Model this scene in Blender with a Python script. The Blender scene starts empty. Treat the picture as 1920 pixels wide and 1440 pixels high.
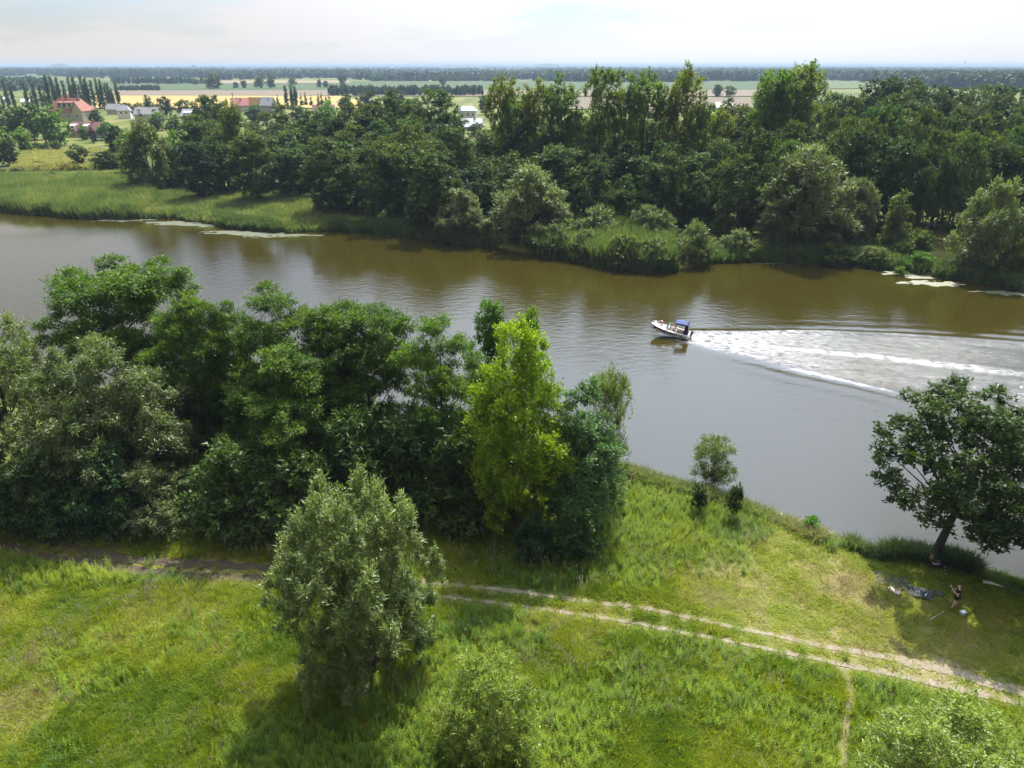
import bpy, math, random
import numpy as np
from mathutils import Vector, Matrix, Euler

R_ = math.radians
scene = bpy.context.scene
COL = scene.collection
random.seed(7)

# ------------------------------------------------------------------ camera, sky, sun, exposure
CAM_H = 32.0                                   # drone height above the river, metres
FPX = 1356.0                                   # focal length for a 1920 px wide frame
PITCH = math.atan(597.0 / FPX)                 # the lens looks down by this much
CP, SP = math.cos(PITCH), math.sin(PITCH)

cam_data = bpy.data.cameras.new("camera")
cam_data.sensor_width = 36.0
cam_data.lens = 36.0 * FPX / 1920.0
cam_data.clip_start = 0.5
cam_data.clip_end = 40000.0
cam = bpy.data.objects.new("camera", cam_data)
COL.objects.link(cam)
cam.location = (0, 0, CAM_H)
cam.rotation_euler = (math.pi / 2 - PITCH, 0, 0)
scene.camera = cam

SUN_EL, SUN_AZ = 54.5, 14.0                    # ahead of the lens and a little to the right
world = bpy.data.worlds.new("World")
scene.world = world
world.use_nodes = True
wn, wl = world.node_tree.nodes, world.node_tree.links
wn.clear()
w_out = wn.new("ShaderNodeOutputWorld")
w_bg = wn.new("ShaderNodeBackground")
w_bg.inputs["Strength"].default_value = 0.1
sky = wn.new("ShaderNodeTexSky")
sky.sky_type = 'NISHITA'
sky.sun_disc = False
sky.sun_elevation = R_(SUN_EL)
sky.sun_rotation = R_(SUN_AZ)
sky.altitude = 100
sky.air_density = 1.0
sky.dust_density = 2.0
# thin bright summer cloud over the blue
w_tc = wn.new("ShaderNodeTexCoord")
w_sep = wn.new("ShaderNodeSeparateXYZ")
w_add = wn.new("ShaderNodeMath"); w_add.operation = 'ADD'; w_add.inputs[1].default_value = 0.16
w_dx = wn.new("ShaderNodeMath"); w_dx.operation = 'DIVIDE'
w_dy = wn.new("ShaderNodeMath"); w_dy.operation = 'DIVIDE'
w_cmb = wn.new("ShaderNodeCombineXYZ")
w_n = wn.new("ShaderNodeTexNoise")
w_n.inputs["Scale"].default_value = 0.62
w_n.inputs["Detail"].default_value = 9
w_n.inputs["Roughness"].default_value = 0.56
w_map = wn.new("ShaderNodeMapping")
w_map.inputs["Location"].default_value = (8.5, 0.0, 0)
w_rmp = wn.new("ShaderNodeMapRange")
w_rmp.inputs["From Min"].default_value = 0.36
w_rmp.inputs["From Max"].default_value = 0.50
w_rmp.inputs["To Min"].default_value = 0.30
w_rmp.inputs["To Max"].default_value = 1.0
w_mix = wn.new("ShaderNodeMixRGB")
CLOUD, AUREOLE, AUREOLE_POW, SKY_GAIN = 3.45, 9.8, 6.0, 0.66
wl.new(w_tc.outputs["Generated"], w_sep.inputs[0])
wl.new(w_sep.outputs["Z"], w_add.inputs[0])
wl.new(w_sep.outputs["X"], w_dx.inputs[0]); wl.new(w_add.outputs[0], w_dx.inputs[1])
wl.new(w_sep.outputs["Y"], w_dy.inputs[0]); wl.new(w_add.outputs[0], w_dy.inputs[1])
wl.new(w_dx.outputs[0], w_cmb.inputs[0]); wl.new(w_dy.outputs[0], w_cmb.inputs[1])
wl.new(w_cmb.outputs[0], w_map.inputs[0])
wl.new(w_map.outputs[0], w_n.inputs["Vector"])
wl.new(w_n.outputs["Fac"], w_rmp.inputs["Value"])
w_lo = wn.new("ShaderNodeMapRange"); w_lo.interpolation_type = 'SMOOTHSTEP'   # the veil closes towards the horizon
w_lo.inputs["From Min"].default_value = 0.005; w_lo.inputs["From Max"].default_value = 0.085; w_lo.inputs["To Min"].default_value = 1.0; w_lo.inputs["To Max"].default_value = 0.0
w_mxf = wn.new("ShaderNodeMath"); w_mxf.operation = 'MAXIMUM'
wl.new(w_sep.outputs["Z"], w_lo.inputs["Value"]); wl.new(w_lo.outputs[0], w_mxf.inputs[0]); wl.new(w_rmp.outputs[0], w_mxf.inputs[1])
wl.new(w_mxf.outputs[0], w_mix.inputs["Fac"])
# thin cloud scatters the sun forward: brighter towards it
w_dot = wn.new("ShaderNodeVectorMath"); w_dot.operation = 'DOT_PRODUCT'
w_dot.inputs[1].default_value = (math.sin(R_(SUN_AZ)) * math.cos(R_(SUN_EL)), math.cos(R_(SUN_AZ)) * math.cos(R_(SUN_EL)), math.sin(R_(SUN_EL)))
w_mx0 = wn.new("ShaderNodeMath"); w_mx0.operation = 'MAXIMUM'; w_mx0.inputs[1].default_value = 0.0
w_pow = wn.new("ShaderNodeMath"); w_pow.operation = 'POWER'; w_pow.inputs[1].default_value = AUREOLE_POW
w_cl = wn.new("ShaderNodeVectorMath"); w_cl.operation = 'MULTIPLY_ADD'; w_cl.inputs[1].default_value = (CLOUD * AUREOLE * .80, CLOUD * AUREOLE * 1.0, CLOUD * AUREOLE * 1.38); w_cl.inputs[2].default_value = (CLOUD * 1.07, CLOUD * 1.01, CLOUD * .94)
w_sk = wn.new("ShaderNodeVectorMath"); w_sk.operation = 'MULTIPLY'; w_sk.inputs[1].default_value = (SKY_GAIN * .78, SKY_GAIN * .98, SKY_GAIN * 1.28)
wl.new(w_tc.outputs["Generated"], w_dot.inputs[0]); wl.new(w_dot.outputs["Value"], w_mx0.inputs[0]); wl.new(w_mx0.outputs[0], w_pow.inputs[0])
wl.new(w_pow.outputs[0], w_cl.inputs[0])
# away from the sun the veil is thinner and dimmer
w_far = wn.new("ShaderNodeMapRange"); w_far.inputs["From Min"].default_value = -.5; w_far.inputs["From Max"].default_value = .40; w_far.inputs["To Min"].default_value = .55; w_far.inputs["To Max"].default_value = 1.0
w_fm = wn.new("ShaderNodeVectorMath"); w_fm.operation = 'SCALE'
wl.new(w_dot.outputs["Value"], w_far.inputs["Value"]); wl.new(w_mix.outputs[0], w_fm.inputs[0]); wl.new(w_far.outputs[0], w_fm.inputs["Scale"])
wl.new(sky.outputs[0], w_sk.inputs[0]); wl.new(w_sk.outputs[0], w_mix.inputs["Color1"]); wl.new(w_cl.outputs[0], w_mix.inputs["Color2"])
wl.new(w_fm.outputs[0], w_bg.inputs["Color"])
wl.new(w_bg.outputs[0], w_out.inputs["Surface"])

sun_data = bpy.data.lights.new("sun", 'SUN')
sun_data.energy = 5.0
sun_data.angle = R_(0.5)
sun_data.color = (1.0, 0.955, 0.86)
sun = bpy.data.objects.new("sun", sun_data)
COL.objects.link(sun)
sd = Vector((math.sin(R_(SUN_AZ)) * math.cos(R_(SUN_EL)), math.cos(R_(SUN_AZ)) * math.cos(R_(SUN_EL)), math.sin(R_(SUN_EL))))
sun.rotation_euler = (-sd).to_track_quat('-Z', 'Y').to_euler()
sun.location = (20, 60, 120)

scene.view_settings.view_transform = 'Standard'
scene.view_settings.look = 'None'
scene.view_settings.exposure = 1.08
scene.view_settings.gamma = 1.0
scene.view_settings.use_curve_mapping = False
scene.render.engine = 'CYCLES'
scene.cycles.use_denoising = True
scene.cycles.max_bounces = 6
scene.cycles.diffuse_bounces = 3
scene.cycles.glossy_bounces = 3
scene.cycles.transmission_bounces = 3
scene.cycles.volume_bounces = 0
scene.cycles.transparent_max_bounces = 6
scene.cycles.sample_clamp_indirect = 4.0
scene.cycles.caustics_reflective = False
scene.cycles.caustics_refractive = False

# ------------------------------------------------------------------ helpers
def at(px, py, z=1.2):
    """where the photo's sight line through a pixel (1920 x 1440) meets the level z"""
    u, v = (px - 960.0) / FPX, (720.0 - py) / FPX
    Y, Z = CP + v * SP, -SP + v * CP
    t = (z - CAM_H) / Z
    return np.array([u * t, Y * t, z]), t

def height_at(base, py_top):
    v = (720.0 - py_top) / FPX
    Y, Z = CP + v * SP, -SP + v * CP
    return CAM_H + base[1] / Y * Z - base[2]

def vnoise(x, y, seed=0):
    """smooth 2-D value noise, 0..1"""
    x = np.asarray(x, float); y = np.asarray(y, float)
    xi, yi = np.floor(x).astype(np.int64), np.floor(y).astype(np.int64)
    fx, fy = x - xi, y - yi
    fx, fy = fx * fx * (3 - 2 * fx), fy * fy * (3 - 2 * fy)
    def h(a, b):
        n = (a * 374761393 + b * 668265263 + seed * 974634777) & 0x7fffffff
        n = ((n ^ (n >> 13)) * 1274126177) & 0x7fffffff
        return ((n ^ (n >> 16)) & 0xffff) / 65535.0
    return (h(xi, yi) * (1 - fx) + h(xi + 1, yi) * fx) * (1 - fy) + (h(xi, yi + 1) * (1 - fx) + h(xi + 1, yi + 1) * fx) * fy

def fbm(x, y, seed=0, octv=3):
    s, a, tot = 0, 1.0, 0
    for i in range(octv):
        s = s + a * vnoise(np.asarray(x) * 2 ** i, np.asarray(y) * 2 ** i, seed + i * 17); tot += a; a *= 0.5
    return s / tot

def smooth(a, b, x):      # also falls when b < a
    t = np.clip((np.asarray(x, float) - a) / (b - a), 0, 1)
    return t * t * (3 - 2 * t)

def mesh_np(name, verts, tris=None, quads=None, mats=(), attrs=None, mat_idx=None, shade=False):
    me = bpy.data.meshes.new(name)
    verts = np.asarray(verts, np.float32).reshape(-1, 3)
    loops, starts, n = [], [], 0
    if tris is not None and len(tris):
        tris = np.asarray(tris, np.int32); loops.append(tris.ravel()); starts.append(np.arange(len(tris)) * 3); n = len(tris) * 3
    if quads is not None and len(quads):
        quads = np.asarray(quads, np.int32); loops.append(quads.ravel()); starts.append(n + np.arange(len(quads)) * 4)
    me.vertices.add(len(verts)); me.vertices.foreach_set("co", verts.ravel())
    if loops:
        lp = np.concatenate(loops).astype(np.int32); st = np.concatenate(starts).astype(np.int32)
        me.loops.add(len(lp)); me.loops.foreach_set("vertex_index", lp)
        me.polygons.add(len(st)); me.polygons.foreach_set("loop_start", st)
        if shade: me.polygons.foreach_set("use_smooth", np.ones(len(st), bool))
        if mat_idx is not None: me.polygons.foreach_set("material_index", np.asarray(mat_idx, np.int32))
    for k, (typ, arr) in (attrs or {}).items():
        a = me.attributes.new(k, typ, 'POINT')
        a.data.foreach_set('vector' if typ == 'FLOAT_VECTOR' else 'value', np.ascontiguousarray(arr, np.int32 if typ == 'INT' else np.float32).ravel())
    for m in mats: me.materials.append(m)
    me.update(calc_edges=True); me.validate()
    return me

def link(name, me, parent=None, loc=None, rot=None, scale=None):
    o = bpy.data.objects.new(name, me); COL.objects.link(o)
    if parent is not None: o.parent = parent
    if loc is not None: o.location = [float(v) for v in loc]
    if rot is not None: o.rotation_euler = rot
    if scale is not None: o.scale = [float(v) for v in scale]
    return o

def tag(o, label=None, cat=None, group=None, kind=None):
    if label: o['label'] = label
    if cat: o['category'] = cat
    if group: o['group'] = group
    if kind: o['kind'] = kind
    return o

def empty(name, loc, label, cat, group=None, rz=0.0):
    o = bpy.data.objects.new(name, None); COL.objects.link(o)
    o.empty_display_size = 0.3
    o.location = [float(v) for v in loc]; o.rotation_euler = (0, 0, rz)
    return tag(o, label, cat, group)

class MB:
    """collects simple solids into one mesh"""
    def __init__(s): s.v, s.f = [], []
    def add(s, v, f):
        b = len(s.v); s.v += [tuple(map(float, p)) for p in v]; s.f += [tuple(b + i for i in q) for q in f]; return s
    def box(s, x0, x1, y0, y1, z0, z1):
        return s.add([(x0,y0,z0),(x1,y0,z0),(x1,y1,z0),(x0,y1,z0),(x0,y0,z1),(x1,y0,z1),(x1,y1,z1),(x0,y1,z1)],
                     [(0,3,2,1),(4,5,6,7),(0,1,5,4),(1,2,6,5),(2,3,7,6),(3,0,4,7)])
    def tube(s, pts, rad, n=8, cap=True):
        v, q = tube_np(pts, rad, n)
        s.add(v, q)
        if cap:
            m = len(s.v); s.f.append(tuple(range(m - n, m))); b = m - len(v); s.f.append(tuple(range(b + n - 1, b - 1, -1)))
        return s
    def lathe(s, prof, n=14, c=(0, 0, 0)):
        v = [(c[0] + r * math.cos(2*math.pi*i/n), c[1] + r * math.sin(2*math.pi*i/n), c[2] + z) for r, z in prof for i in range(n)]
        f = [(k*n+i, k*n+(i+1)%n, (k+1)*n+(i+1)%n, (k+1)*n+i) for k in range(len(prof)-1) for i in range(n)]
        f += [tuple(range(n-1, -1, -1)), tuple(range((len(prof)-1)*n, len(prof)*n))]
        return s.add(v, f)
    def torus(s, R, r, c=(0,0,0), a0=0.0, a1=2*math.pi, n=20, m=8):
        full = abs(a1 - a0 - 2*math.pi) < 1e-6
        k = n if full else n + 1
        v = []
        for i in range(k):
            a = a0 + (a1 - a0) * i / n
            for j in range(m):
                b = 2*math.pi*j/m
                v.append((c[0] + (R + r*math.cos(b))*math.cos(a), c[1] + (R + r*math.cos(b))*math.sin(a), c[2] + r*math.sin(b)))
        f = [((i%k)*m+j, ((i+1)%k)*m+j, ((i+1)%k)*m+(j+1)%m, (i%k)*m+(j+1)%m) for i in range(n) for j in range(m)]
        return s.add(v, f)
    def build(s, name, mat, parent=None, shade=False, loc=None, rot=None):
        me = bpy.data.meshes.new(name); me.from_pydata(s.v, [], s.f); me.validate()
        me.materials.append(mat)
        if shade: me.polygons.foreach_set("use_smooth", np.ones(len(me.polygons), bool))
        me.update()
        return link(name, me, parent, loc, rot)

def tube_np(pts, rad, n=7):
    pts = np.asarray(pts, float); m = len(pts)
    rad = np.broadcast_to(np.asarray(rad, float), (m,))
    tan = np.gradient(pts, axis=0); tan /= np.linalg.norm(tan, axis=1)[:, None] + 1e-9
    ref = np.where(np.abs(tan[:, 2:3]) > 0.9, np.array([[1., 0, 0]]), np.array([[0, 0, 1.]]))
    a = np.cross(tan, ref); a /= np.linalg.norm(a, axis=1)[:, None] + 1e-9
    b = np.cross(tan, a)
    for i in range(1, m):
        if (a[i] * a[i-1]).sum() < -0.3: a[i] *= -1; b[i] *= -1
    th = 2 * np.pi * np.arange(n) / n
    v = pts[:, None] + rad[:, None, None] * (a[:, None] * np.cos(th)[None, :, None] + b[:, None] * np.sin(th)[None, :, None])
    q = [(i*n+j, i*n+(j+1)%n, (i+1)*n+(j+1)%n, (i+1)*n+j) for i in range(m-1) for j in range(n)]
    return v.reshape(-1, 3), q

# ------------------------------------------------------------------ materials
def new_mat(name):
    m = bpy.data.materials.new(name); m.use_nodes = True
    nt = m.node_tree; nt.nodes.clear()
    return m, nt.nodes, nt.links, nt.nodes.new("ShaderNodeOutputMaterial")

def plain(name, col, rough=0.6, noise=0.12, scale=3.0, spec=0.4, metal=0.0, bump=0.0):
    m, N, L, out = new_mat(name)
    p = N.new("ShaderNodeBsdfPrincipled")
    p.inputs["Roughness"].default_value = rough; p.inputs["Metallic"].default_value = metal
    p.inputs["Specular IOR Level"].default_value = spec
    tc = N.new("ShaderNodeTexCoord"); nz = N.new("ShaderNodeTexNoise")
    nz.inputs["Scale"].default_value = scale; nz.inputs["Detail"].default_value = 5
    L.new(tc.outputs["Object"], nz.inputs["Vector"])
    mx = N.new("ShaderNodeMixRGB")
    mx.inputs["Color1"].default_value = [c * (1 - noise) for c in col] + [1]
    mx.inputs["Color2"].default_value = [min(1, c * (1 + noise)) for c in col] + [1]
    L.new(nz.outputs["Fac"], mx.inputs["Fac"]); L.new(mx.outputs[0], p.inputs["Base Color"])
    if bump:
        b = N.new("ShaderNodeBump"); b.inputs["Strength"].default_value = bump; b.inputs["Distance"].default_value = 0.05
        L.new(nz.outputs["Fac"], b.inputs["Height"]); L.new(b.outputs[0], p.inputs["Normal"])
    L.new(p.outputs[0], out.inputs["Surface"])
    return m

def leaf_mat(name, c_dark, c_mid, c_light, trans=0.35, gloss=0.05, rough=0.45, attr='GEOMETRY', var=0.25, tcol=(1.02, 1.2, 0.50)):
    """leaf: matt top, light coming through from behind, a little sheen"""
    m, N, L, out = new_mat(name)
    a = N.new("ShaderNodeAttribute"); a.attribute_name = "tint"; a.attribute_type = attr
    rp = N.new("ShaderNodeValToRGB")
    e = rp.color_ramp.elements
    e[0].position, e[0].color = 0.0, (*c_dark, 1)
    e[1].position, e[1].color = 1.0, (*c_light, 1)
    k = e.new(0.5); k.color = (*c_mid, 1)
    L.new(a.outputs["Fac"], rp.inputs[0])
    oi = N.new("ShaderNodeObjectInfo")
    mr = N.new("ShaderNodeMapRange"); mr.inputs["To Min"].default_value = 1 - var; mr.inputs["To Max"].default_value = 1 + var
    L.new(oi.outputs["Random"], mr.inputs["Value"])
    mu = N.new("ShaderNodeVectorMath"); mu.operation = 'SCALE'
    L.new(rp.outputs[0], mu.inputs[0]); L.new(mr.outputs[0], mu.inputs["Scale"])
    if var > .15 and attr == 'GEOMETRY':
        hr = N.new("ShaderNodeMath"); hr.operation = 'MULTIPLY'; hr.inputs[1].default_value = 7.31; L.new(oi.outputs["Random"], hr.inputs[0])
        hf = N.new("ShaderNodeMath"); hf.operation = 'FRACT'; L.new(hr.outputs[0], hf.inputs[0])
        hm = N.new("ShaderNodeMixRGB"); hm.inputs["Color1"].default_value = (.80, 1.0, 1.15, 1); hm.inputs["Color2"].default_value = (1.30, 1.08, .85, 1); L.new(hf.outputs[0], hm.inputs["Fac"])
        hv = N.new("ShaderNodeVectorMath"); hv.operation = 'MULTIPLY'; L.new(mu.outputs[0], hv.inputs[0]); L.new(hm.outputs[0], hv.inputs[1]); mu = hv
    d = N.new("ShaderNodeBsdfDiffuse"); t = N.new("ShaderNodeBsdfTranslucent")
    tm = N.new("ShaderNodeVectorMath"); tm.operation = 'MULTIPLY'; tm.inputs[1].default_value = tcol
    L.new(mu.outputs[0], tm.inputs[0]); L.new(mu.outputs[0], d.inputs["Color"]); L.new(tm.outputs[0], t.inputs["Color"])
    mx = N.new("ShaderNodeMixShader"); mx.inputs[0].default_value = trans
    L.new(d.outputs[0], mx.inputs[1]); L.new(t.outputs[0], mx.inputs[2])
    g = N.new("ShaderNodeBsdfGlossy"); g.inputs["Roughness"].default_value = rough; g.inputs["Color"].default_value = (1, 1, 1, 1)
    m2 = N.new("ShaderNodeMixShader"); m2.inputs[0].default_value = gloss
    L.new(mx.outputs[0], m2.inputs[1]); L.new(g.outputs[0], m2.inputs[2])
    L.new(m2.outputs[0], out.inputs["Surface"])
    return m

LM = {
    'willow':   leaf_mat("willow_leaf", (.066,.096,.022), (.130,.165,.042), (.225,.260,.080), trans=.47, gloss=.022, var=.12),
    'willowfar':leaf_mat("willow_leaf_far", (.085,.105,.032), (.145,.170,.058), (.220,.240,.090), trans=.44, gloss=.02, var=.14),
    'locusthazy': leaf_mat("young_locust_leaf", (.030,.075,.016), (.066,.135,.030), (.125,.190,.045), trans=.44, gloss=.02, var=.08),
    'willowlight': leaf_mat("willow_leaf_light", (.12,.17,.025), (.21,.26,.045), (.31,.35,.09), trans=.50, gloss=.02, var=.10),
    'locust':   leaf_mat("locust_leaf", (.028,.064,.005), (.074,.138,.008), (.165,.210,.014), trans=.46, gloss=.012, var=.14),
    'poplar':   leaf_mat("poplar_leaf", (.095,.155,.006), (.178,.262,.008), (.300,.365,.014), trans=.50, gloss=.014, var=.05, tcol=(1.0, 1.15, .5)),
    'oak':      leaf_mat("oak_leaf", (.022,.042,.0056), (.038,.066,.0081), (.070,.100,.0124), trans=.36, gloss=.015, var=.10),
    'wood':     leaf_mat("wood_leaf", (.025,.045,.008), (.050,.078,.014), (.108,.136,.025), trans=.36, gloss=.013, var=.38),
    'bright':   leaf_mat("bright_leaf", (.0483,.1074,.0075), (.0859,.1691,.0117), (.1409,.2281,.0166), trans=.48, gloss=.015, var=.18),
    'ivy':      leaf_mat("ivied_poplar_leaf", (.0666,.0983,.0118), (.1174,.1586,.0177), (.1903,.2300,.0295), trans=.48, gloss=.018, var=.16),
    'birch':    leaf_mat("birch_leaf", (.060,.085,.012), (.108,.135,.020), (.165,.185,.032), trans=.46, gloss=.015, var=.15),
    'dark':     leaf_mat("dark_leaf", (.0253,.0505,.0104), (.0421,.0785,.0148), (.0729,.1179,.0226), trans=.34, gloss=.014, var=.2),
    'hawthorn': leaf_mat("hawthorn_leaf", (.065,.095,.026), (.120,.150,.045), (.200,.225,.085), trans=.40, gloss=.02, var=.12),
    'purple':   leaf_mat("purple_leaf", (.0366,.0195,.0182), (.0549,.0293,.0257), (.0793,.0488,.0378), trans=.2, gloss=.02, var=.1),
    'conifer':  leaf_mat("conifer_needles", (.0171,.0342,.0121), (.0268,.0488,.0166), (.0439,.0683,.0227), trans=.1, gloss=.02, var=.2),
}
GM = leaf_mat("grass_blades", (.095,.165,.008), (.268,.315,.016), (.275,.228,.098), trans=.50, gloss=.010, attr='INSTANCER', var=.15, tcol=(1.15, 1.12, .5))
RM = leaf_mat("reed_blades", (.072,.108,.040), (.138,.178,.064), (.330,.285,.110), trans=.42, gloss=.02, attr='INSTANCER', var=.15)
WM = leaf_mat("weed_leaves", (.075,.140,.008), (.150,.225,.012), (.260,.310,.018), trans=.44, gloss=.010, attr='INSTANCER', var=.15)
BARK = plain("bark", (.085,.068,.050), .9, .45, 6.0, .2, bump=.6)
BARK_D = plain("dark_bark", (.045,.036,.028), .9, .4, 6.0, .2, bump=.6)

# ------------------------------------------------------------------ lie of the land
NB = [(-400,170),(-150,108),(-80,83),(-54,74.5),(-35,69.5),(-18,64.5),(-2,59.5),(3,57),(9.5,53.6),(13,51.2),(17,48.6),(20.5,46),(23.5,43.4),(25.4,41.2),(27,42.3),(30,41.6),(33.5,40.2),(36,37.2),(42,34.6),(70,20),(400,-120)]
FB_PX = [(0,396),(60,402),(130,409),(200,412),(330,410),(380,418),(430,428),(520,436),(620,433),(700,436),(800,446),(860,458),(930,464),(1000,478),(1080,489),(1130,502),(1200,510),(1260,511),(1300,500),(1340,492),(1400,490),(1480,494),(1600,500),(1690,508),(1750,520),(1850,532),(1920,548)]
FB = [tuple(at(x, y, 0.0)[0][:2]) for x, y in FB_PX]
FB = [(-900, 330), (-300, 225)] + FB + [(140, 86), (420, 0)]
NBX, NBY = np.array(NB).T
FBX, FBY = np.array(FB).T
INL, _ = at(60, 329, 0.0)                      # a backwater behind the reeds on the left

def ground_z(x, y):
    x = np.asarray(x, float); y = np.asarray(y, float)
    wob = (fbm(x / 2.2, y / 2.2, 5) - .5) * 1.6
    dn = (np.interp(x, NBX, NBY) - y) * 0.86 + wob
    df = (y - np.interp(x, FBX, FBY)) * 0.93 + wob * 1.6
    zn = -1.2 + 2.4 * smooth(-2.2, 2.6, dn)
    zf = -1.2 + 1.9 * smooth(-3.0, 2.5, df) + 0.6 * smooth(5, 40, df)
    z = np.maximum(zn, zf)
    ex = ((x - INL[0]) / 42.0) ** 2 + ((y - INL[1] - .15 * (x - INL[0])) / 8.0) ** 2
    z = np.where(ex < 4, z - 2.2 * (1 - smooth(.5, 1.5, ex)), z)
    near = np.clip((400 - np.abs(y)) / 300, 0, 1)
    z = z + ((fbm(x / 7, y / 7, 11) - .5) * .35 + (fbm(x / 1.9, y / 1.9, 12, 2) - .5) * .12) * near * smooth(0.4, 1.2, z)
    return z

def gpt(px, py, z=1.2):
    p, t = at(px, py, z)
    for _ in range(3):
        zz = float(ground_z(p[0], p[1])); p, t = at(px, py, max(zz, 0.0))
    return p, t

RUT_A = [(-60,950),(0,988),(80,1012),(167,1037),(250,1049),(333,1057),(440,1062),(520,1066),(640,1077),(766,1088),(859,1097),(960,1109),(1040,1120),(1100,1129),(1187,1139),(1267,1153),(1367,1173),(1467,1193),(1567,1213),(1640,1227),(1700,1239),(1760,1253),(1809,1266),(1862,1282),(1920,1299),(1990,1320)]
RUT_B = [(-60,985),(0,1020),(80,1042),(167,1058),(250,1070),(367,1080),(510,1088),(640,1100),(766,1111),(855,1121),(960,1134),(1040,1146),(1100,1156),(1187,1169),(1300,1191),(1400,1209),(1500,1228),(1588,1246),(1664,1261),(1730,1277),(1809,1296),(1888,1314),(1920,1322),(1990,1340)]
TRAIL = [(1582,1252),(1590,1275),(1596,1300),(1588,1340),(1584,1390),(1582,1440),(1580,1480)]
def px_line(L):
    return np.array([at(x, y, 1.2)[0][:2] for x, y in L])
def dense(P, step=.15):
    d = np.r_[0, np.cumsum(np.linalg.norm(np.diff(P, axis=0), axis=1))]
    s = np.arange(0, d[-1], step)
    Q = np.c_[np.interp(s, d, P[:, 0]), np.interp(s, d, P[:, 1])]
    k = np.ones(11) / 11
    for c in (0, 1):
        Q[5:-5, c] = np.convolve(Q[:, c], k, 'valid')
    return Q
RA, RB, TR = dense(px_line(RUT_A)), dense(px_line(RUT_B)), dense(px_line(TRAIL))
def dist_line(x, y, Q):
    out = np.full(np.shape(x), 1e9)
    xs, ys = np.ravel(x), np.ravel(y); o = out.ravel()
    for i in range(0, len(Q), 4):
        o = np.minimum(o, (xs - Q[i, 0]) ** 2 + (ys - Q[i, 1]) ** 2)
    return np.sqrt(o).reshape(np.shape(x))

def patch(x, y, cx, cy, rx, ry, seed=1):
    """soft ragged blob, 1 inside"""
    e = np.sqrt(((x - cx) / rx) ** 2 + ((y - cy) / ry) ** 2) + (fbm(x / 1.5, y / 1.5, seed) - .5) * .7
    return 1 - smooth(.75, 1.1, e)

def dryness(x, y):
    """0 lush, 1 straw"""
    d = (fbm(x / 6.5, y / 6.5, 31) - .5) * 1.3 + (fbm(x / 1.3, y / 1.3, 32, 2) - .5) * .7 + .28
    for (px, py, rx, ry, s) in DRY:
        p, t = at(px, py, 1.2); d = d + s * patch(x, y, p[0], p[1], rx, ry, int(px) % 97)
    return np.clip(d, 0, 1)
DRY = [(60,1015,9,1.8,.3),(250,1050,7,1.6,.3),(430,1070,6,1.4,.3),(1530,1060,8,6,.26),(1440,1120,7,4,.14),(1640,1080,5,5,.22),(1780,1180,9,6,.14),(1690,1235,4,2,.3),(1250,1105,4,2.5,.3),(40,1330,2.5,2,.6),(90,1320,1.5,1.5,.5),(330,1200,4,3,.22),
       (1400,1180,9,3,.2),(0,1130,3,3,.35),(1080,1165,4,2,.3),(60,1390,3,2,-.15),(150,1080,6,2,-.25),(1200,960,7,4,-.25),(700,1380,8,4,-.2),(1240,1300,6,5,-.1),(1640,1370,8,5,-.15)]

# ground: one sheet, fine near the lens and coarser towards the horizon
def axis(fine0, fine1, step, mid, midstep, lim, grow=1.16):
    a = list(np.arange(fine0, fine1 + 1e-6, step))
    def ext(sgn, start, stop_mid, stop):
        out, p, s = [], start, step
        while abs(p) < abs(stop) if True else 0:
            s = min(s * 1.25, midstep) if (abs(p) < abs(stop_mid)) else s * grow
            p = p + sgn * s; out.append(p)
        return out
    hi = ext(1, a[-1], mid[1], lim[1]); lo = ext(-1, a[0], mid[0], lim[0])
    return np.array(lo[::-1] + a + hi)
gx = axis(-42, 44, .42, (-180, 150), 2.4, (-16000, 16000))
def yaxis():
    a = list(np.arange(16, 74, .42)); s = .42
    while a[-1] < 260: s = min(s * 1.1, 1.7); a.append(a[-1] + s)
    while a[-1] < 26000: s *= 1.12; a.append(a[-1] + s)
    lo, s = [], .42
    p = 16
    while p > -3000: s *= 1.35; p -= s; lo.append(p)
    return np.array(lo[::-1] + a)
gy = yaxis()
GX, GY = np.meshgrid(gx, gy)
GZ = ground_z(GX, GY)
nx, ny = len(gx), len(gy)
idx = np.arange(nx * ny).reshape(ny, nx)
gq = np.stack([idx[:-1, :-1], idx[:-1, 1:], idx[1:, 1:], idx[1:, :-1]], -1).reshape(-1, 4)
dry = dryness(GX, GY)
nearmask = (np.abs(GX) < 60) & (GY < 90)
dirt = np.zeros_like(GX)
sub = nearmask
dA, dB = dist_line(GX[sub], GY[sub], RA), dist_line(GX[sub], GY[sub], RB)
dm = np.minimum(dA, dB)
w_, _ = at(1740, 1258, 1.2); w2, _ = at(1850, 1285, 1.2)
dirt[sub] = np.maximum(.8 * (1 - smooth(.15, .5, dm)) * (.30 + .70 * smooth(-12, -5, GX[sub])), np.maximum(.65 * patch(GX[sub], GY[sub], w_[0], w_[1], 3.6, .9, 3), .6 * patch(GX[sub], GY[sub], w2[0], w2[1], 3.0, .9, 4)))
dirt[sub] = np.maximum(dirt[sub], .7 * (1 - smooth(.1, .35, dist_line(GX[sub], GY[sub], TR))))
bankline = np.interp(GX, NBX, NBY) - GY
dirt = np.maximum(dirt, .75 * (1 - smooth(.3, 1.6, np.abs(bankline - .6))) * (GY < 90))

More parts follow.
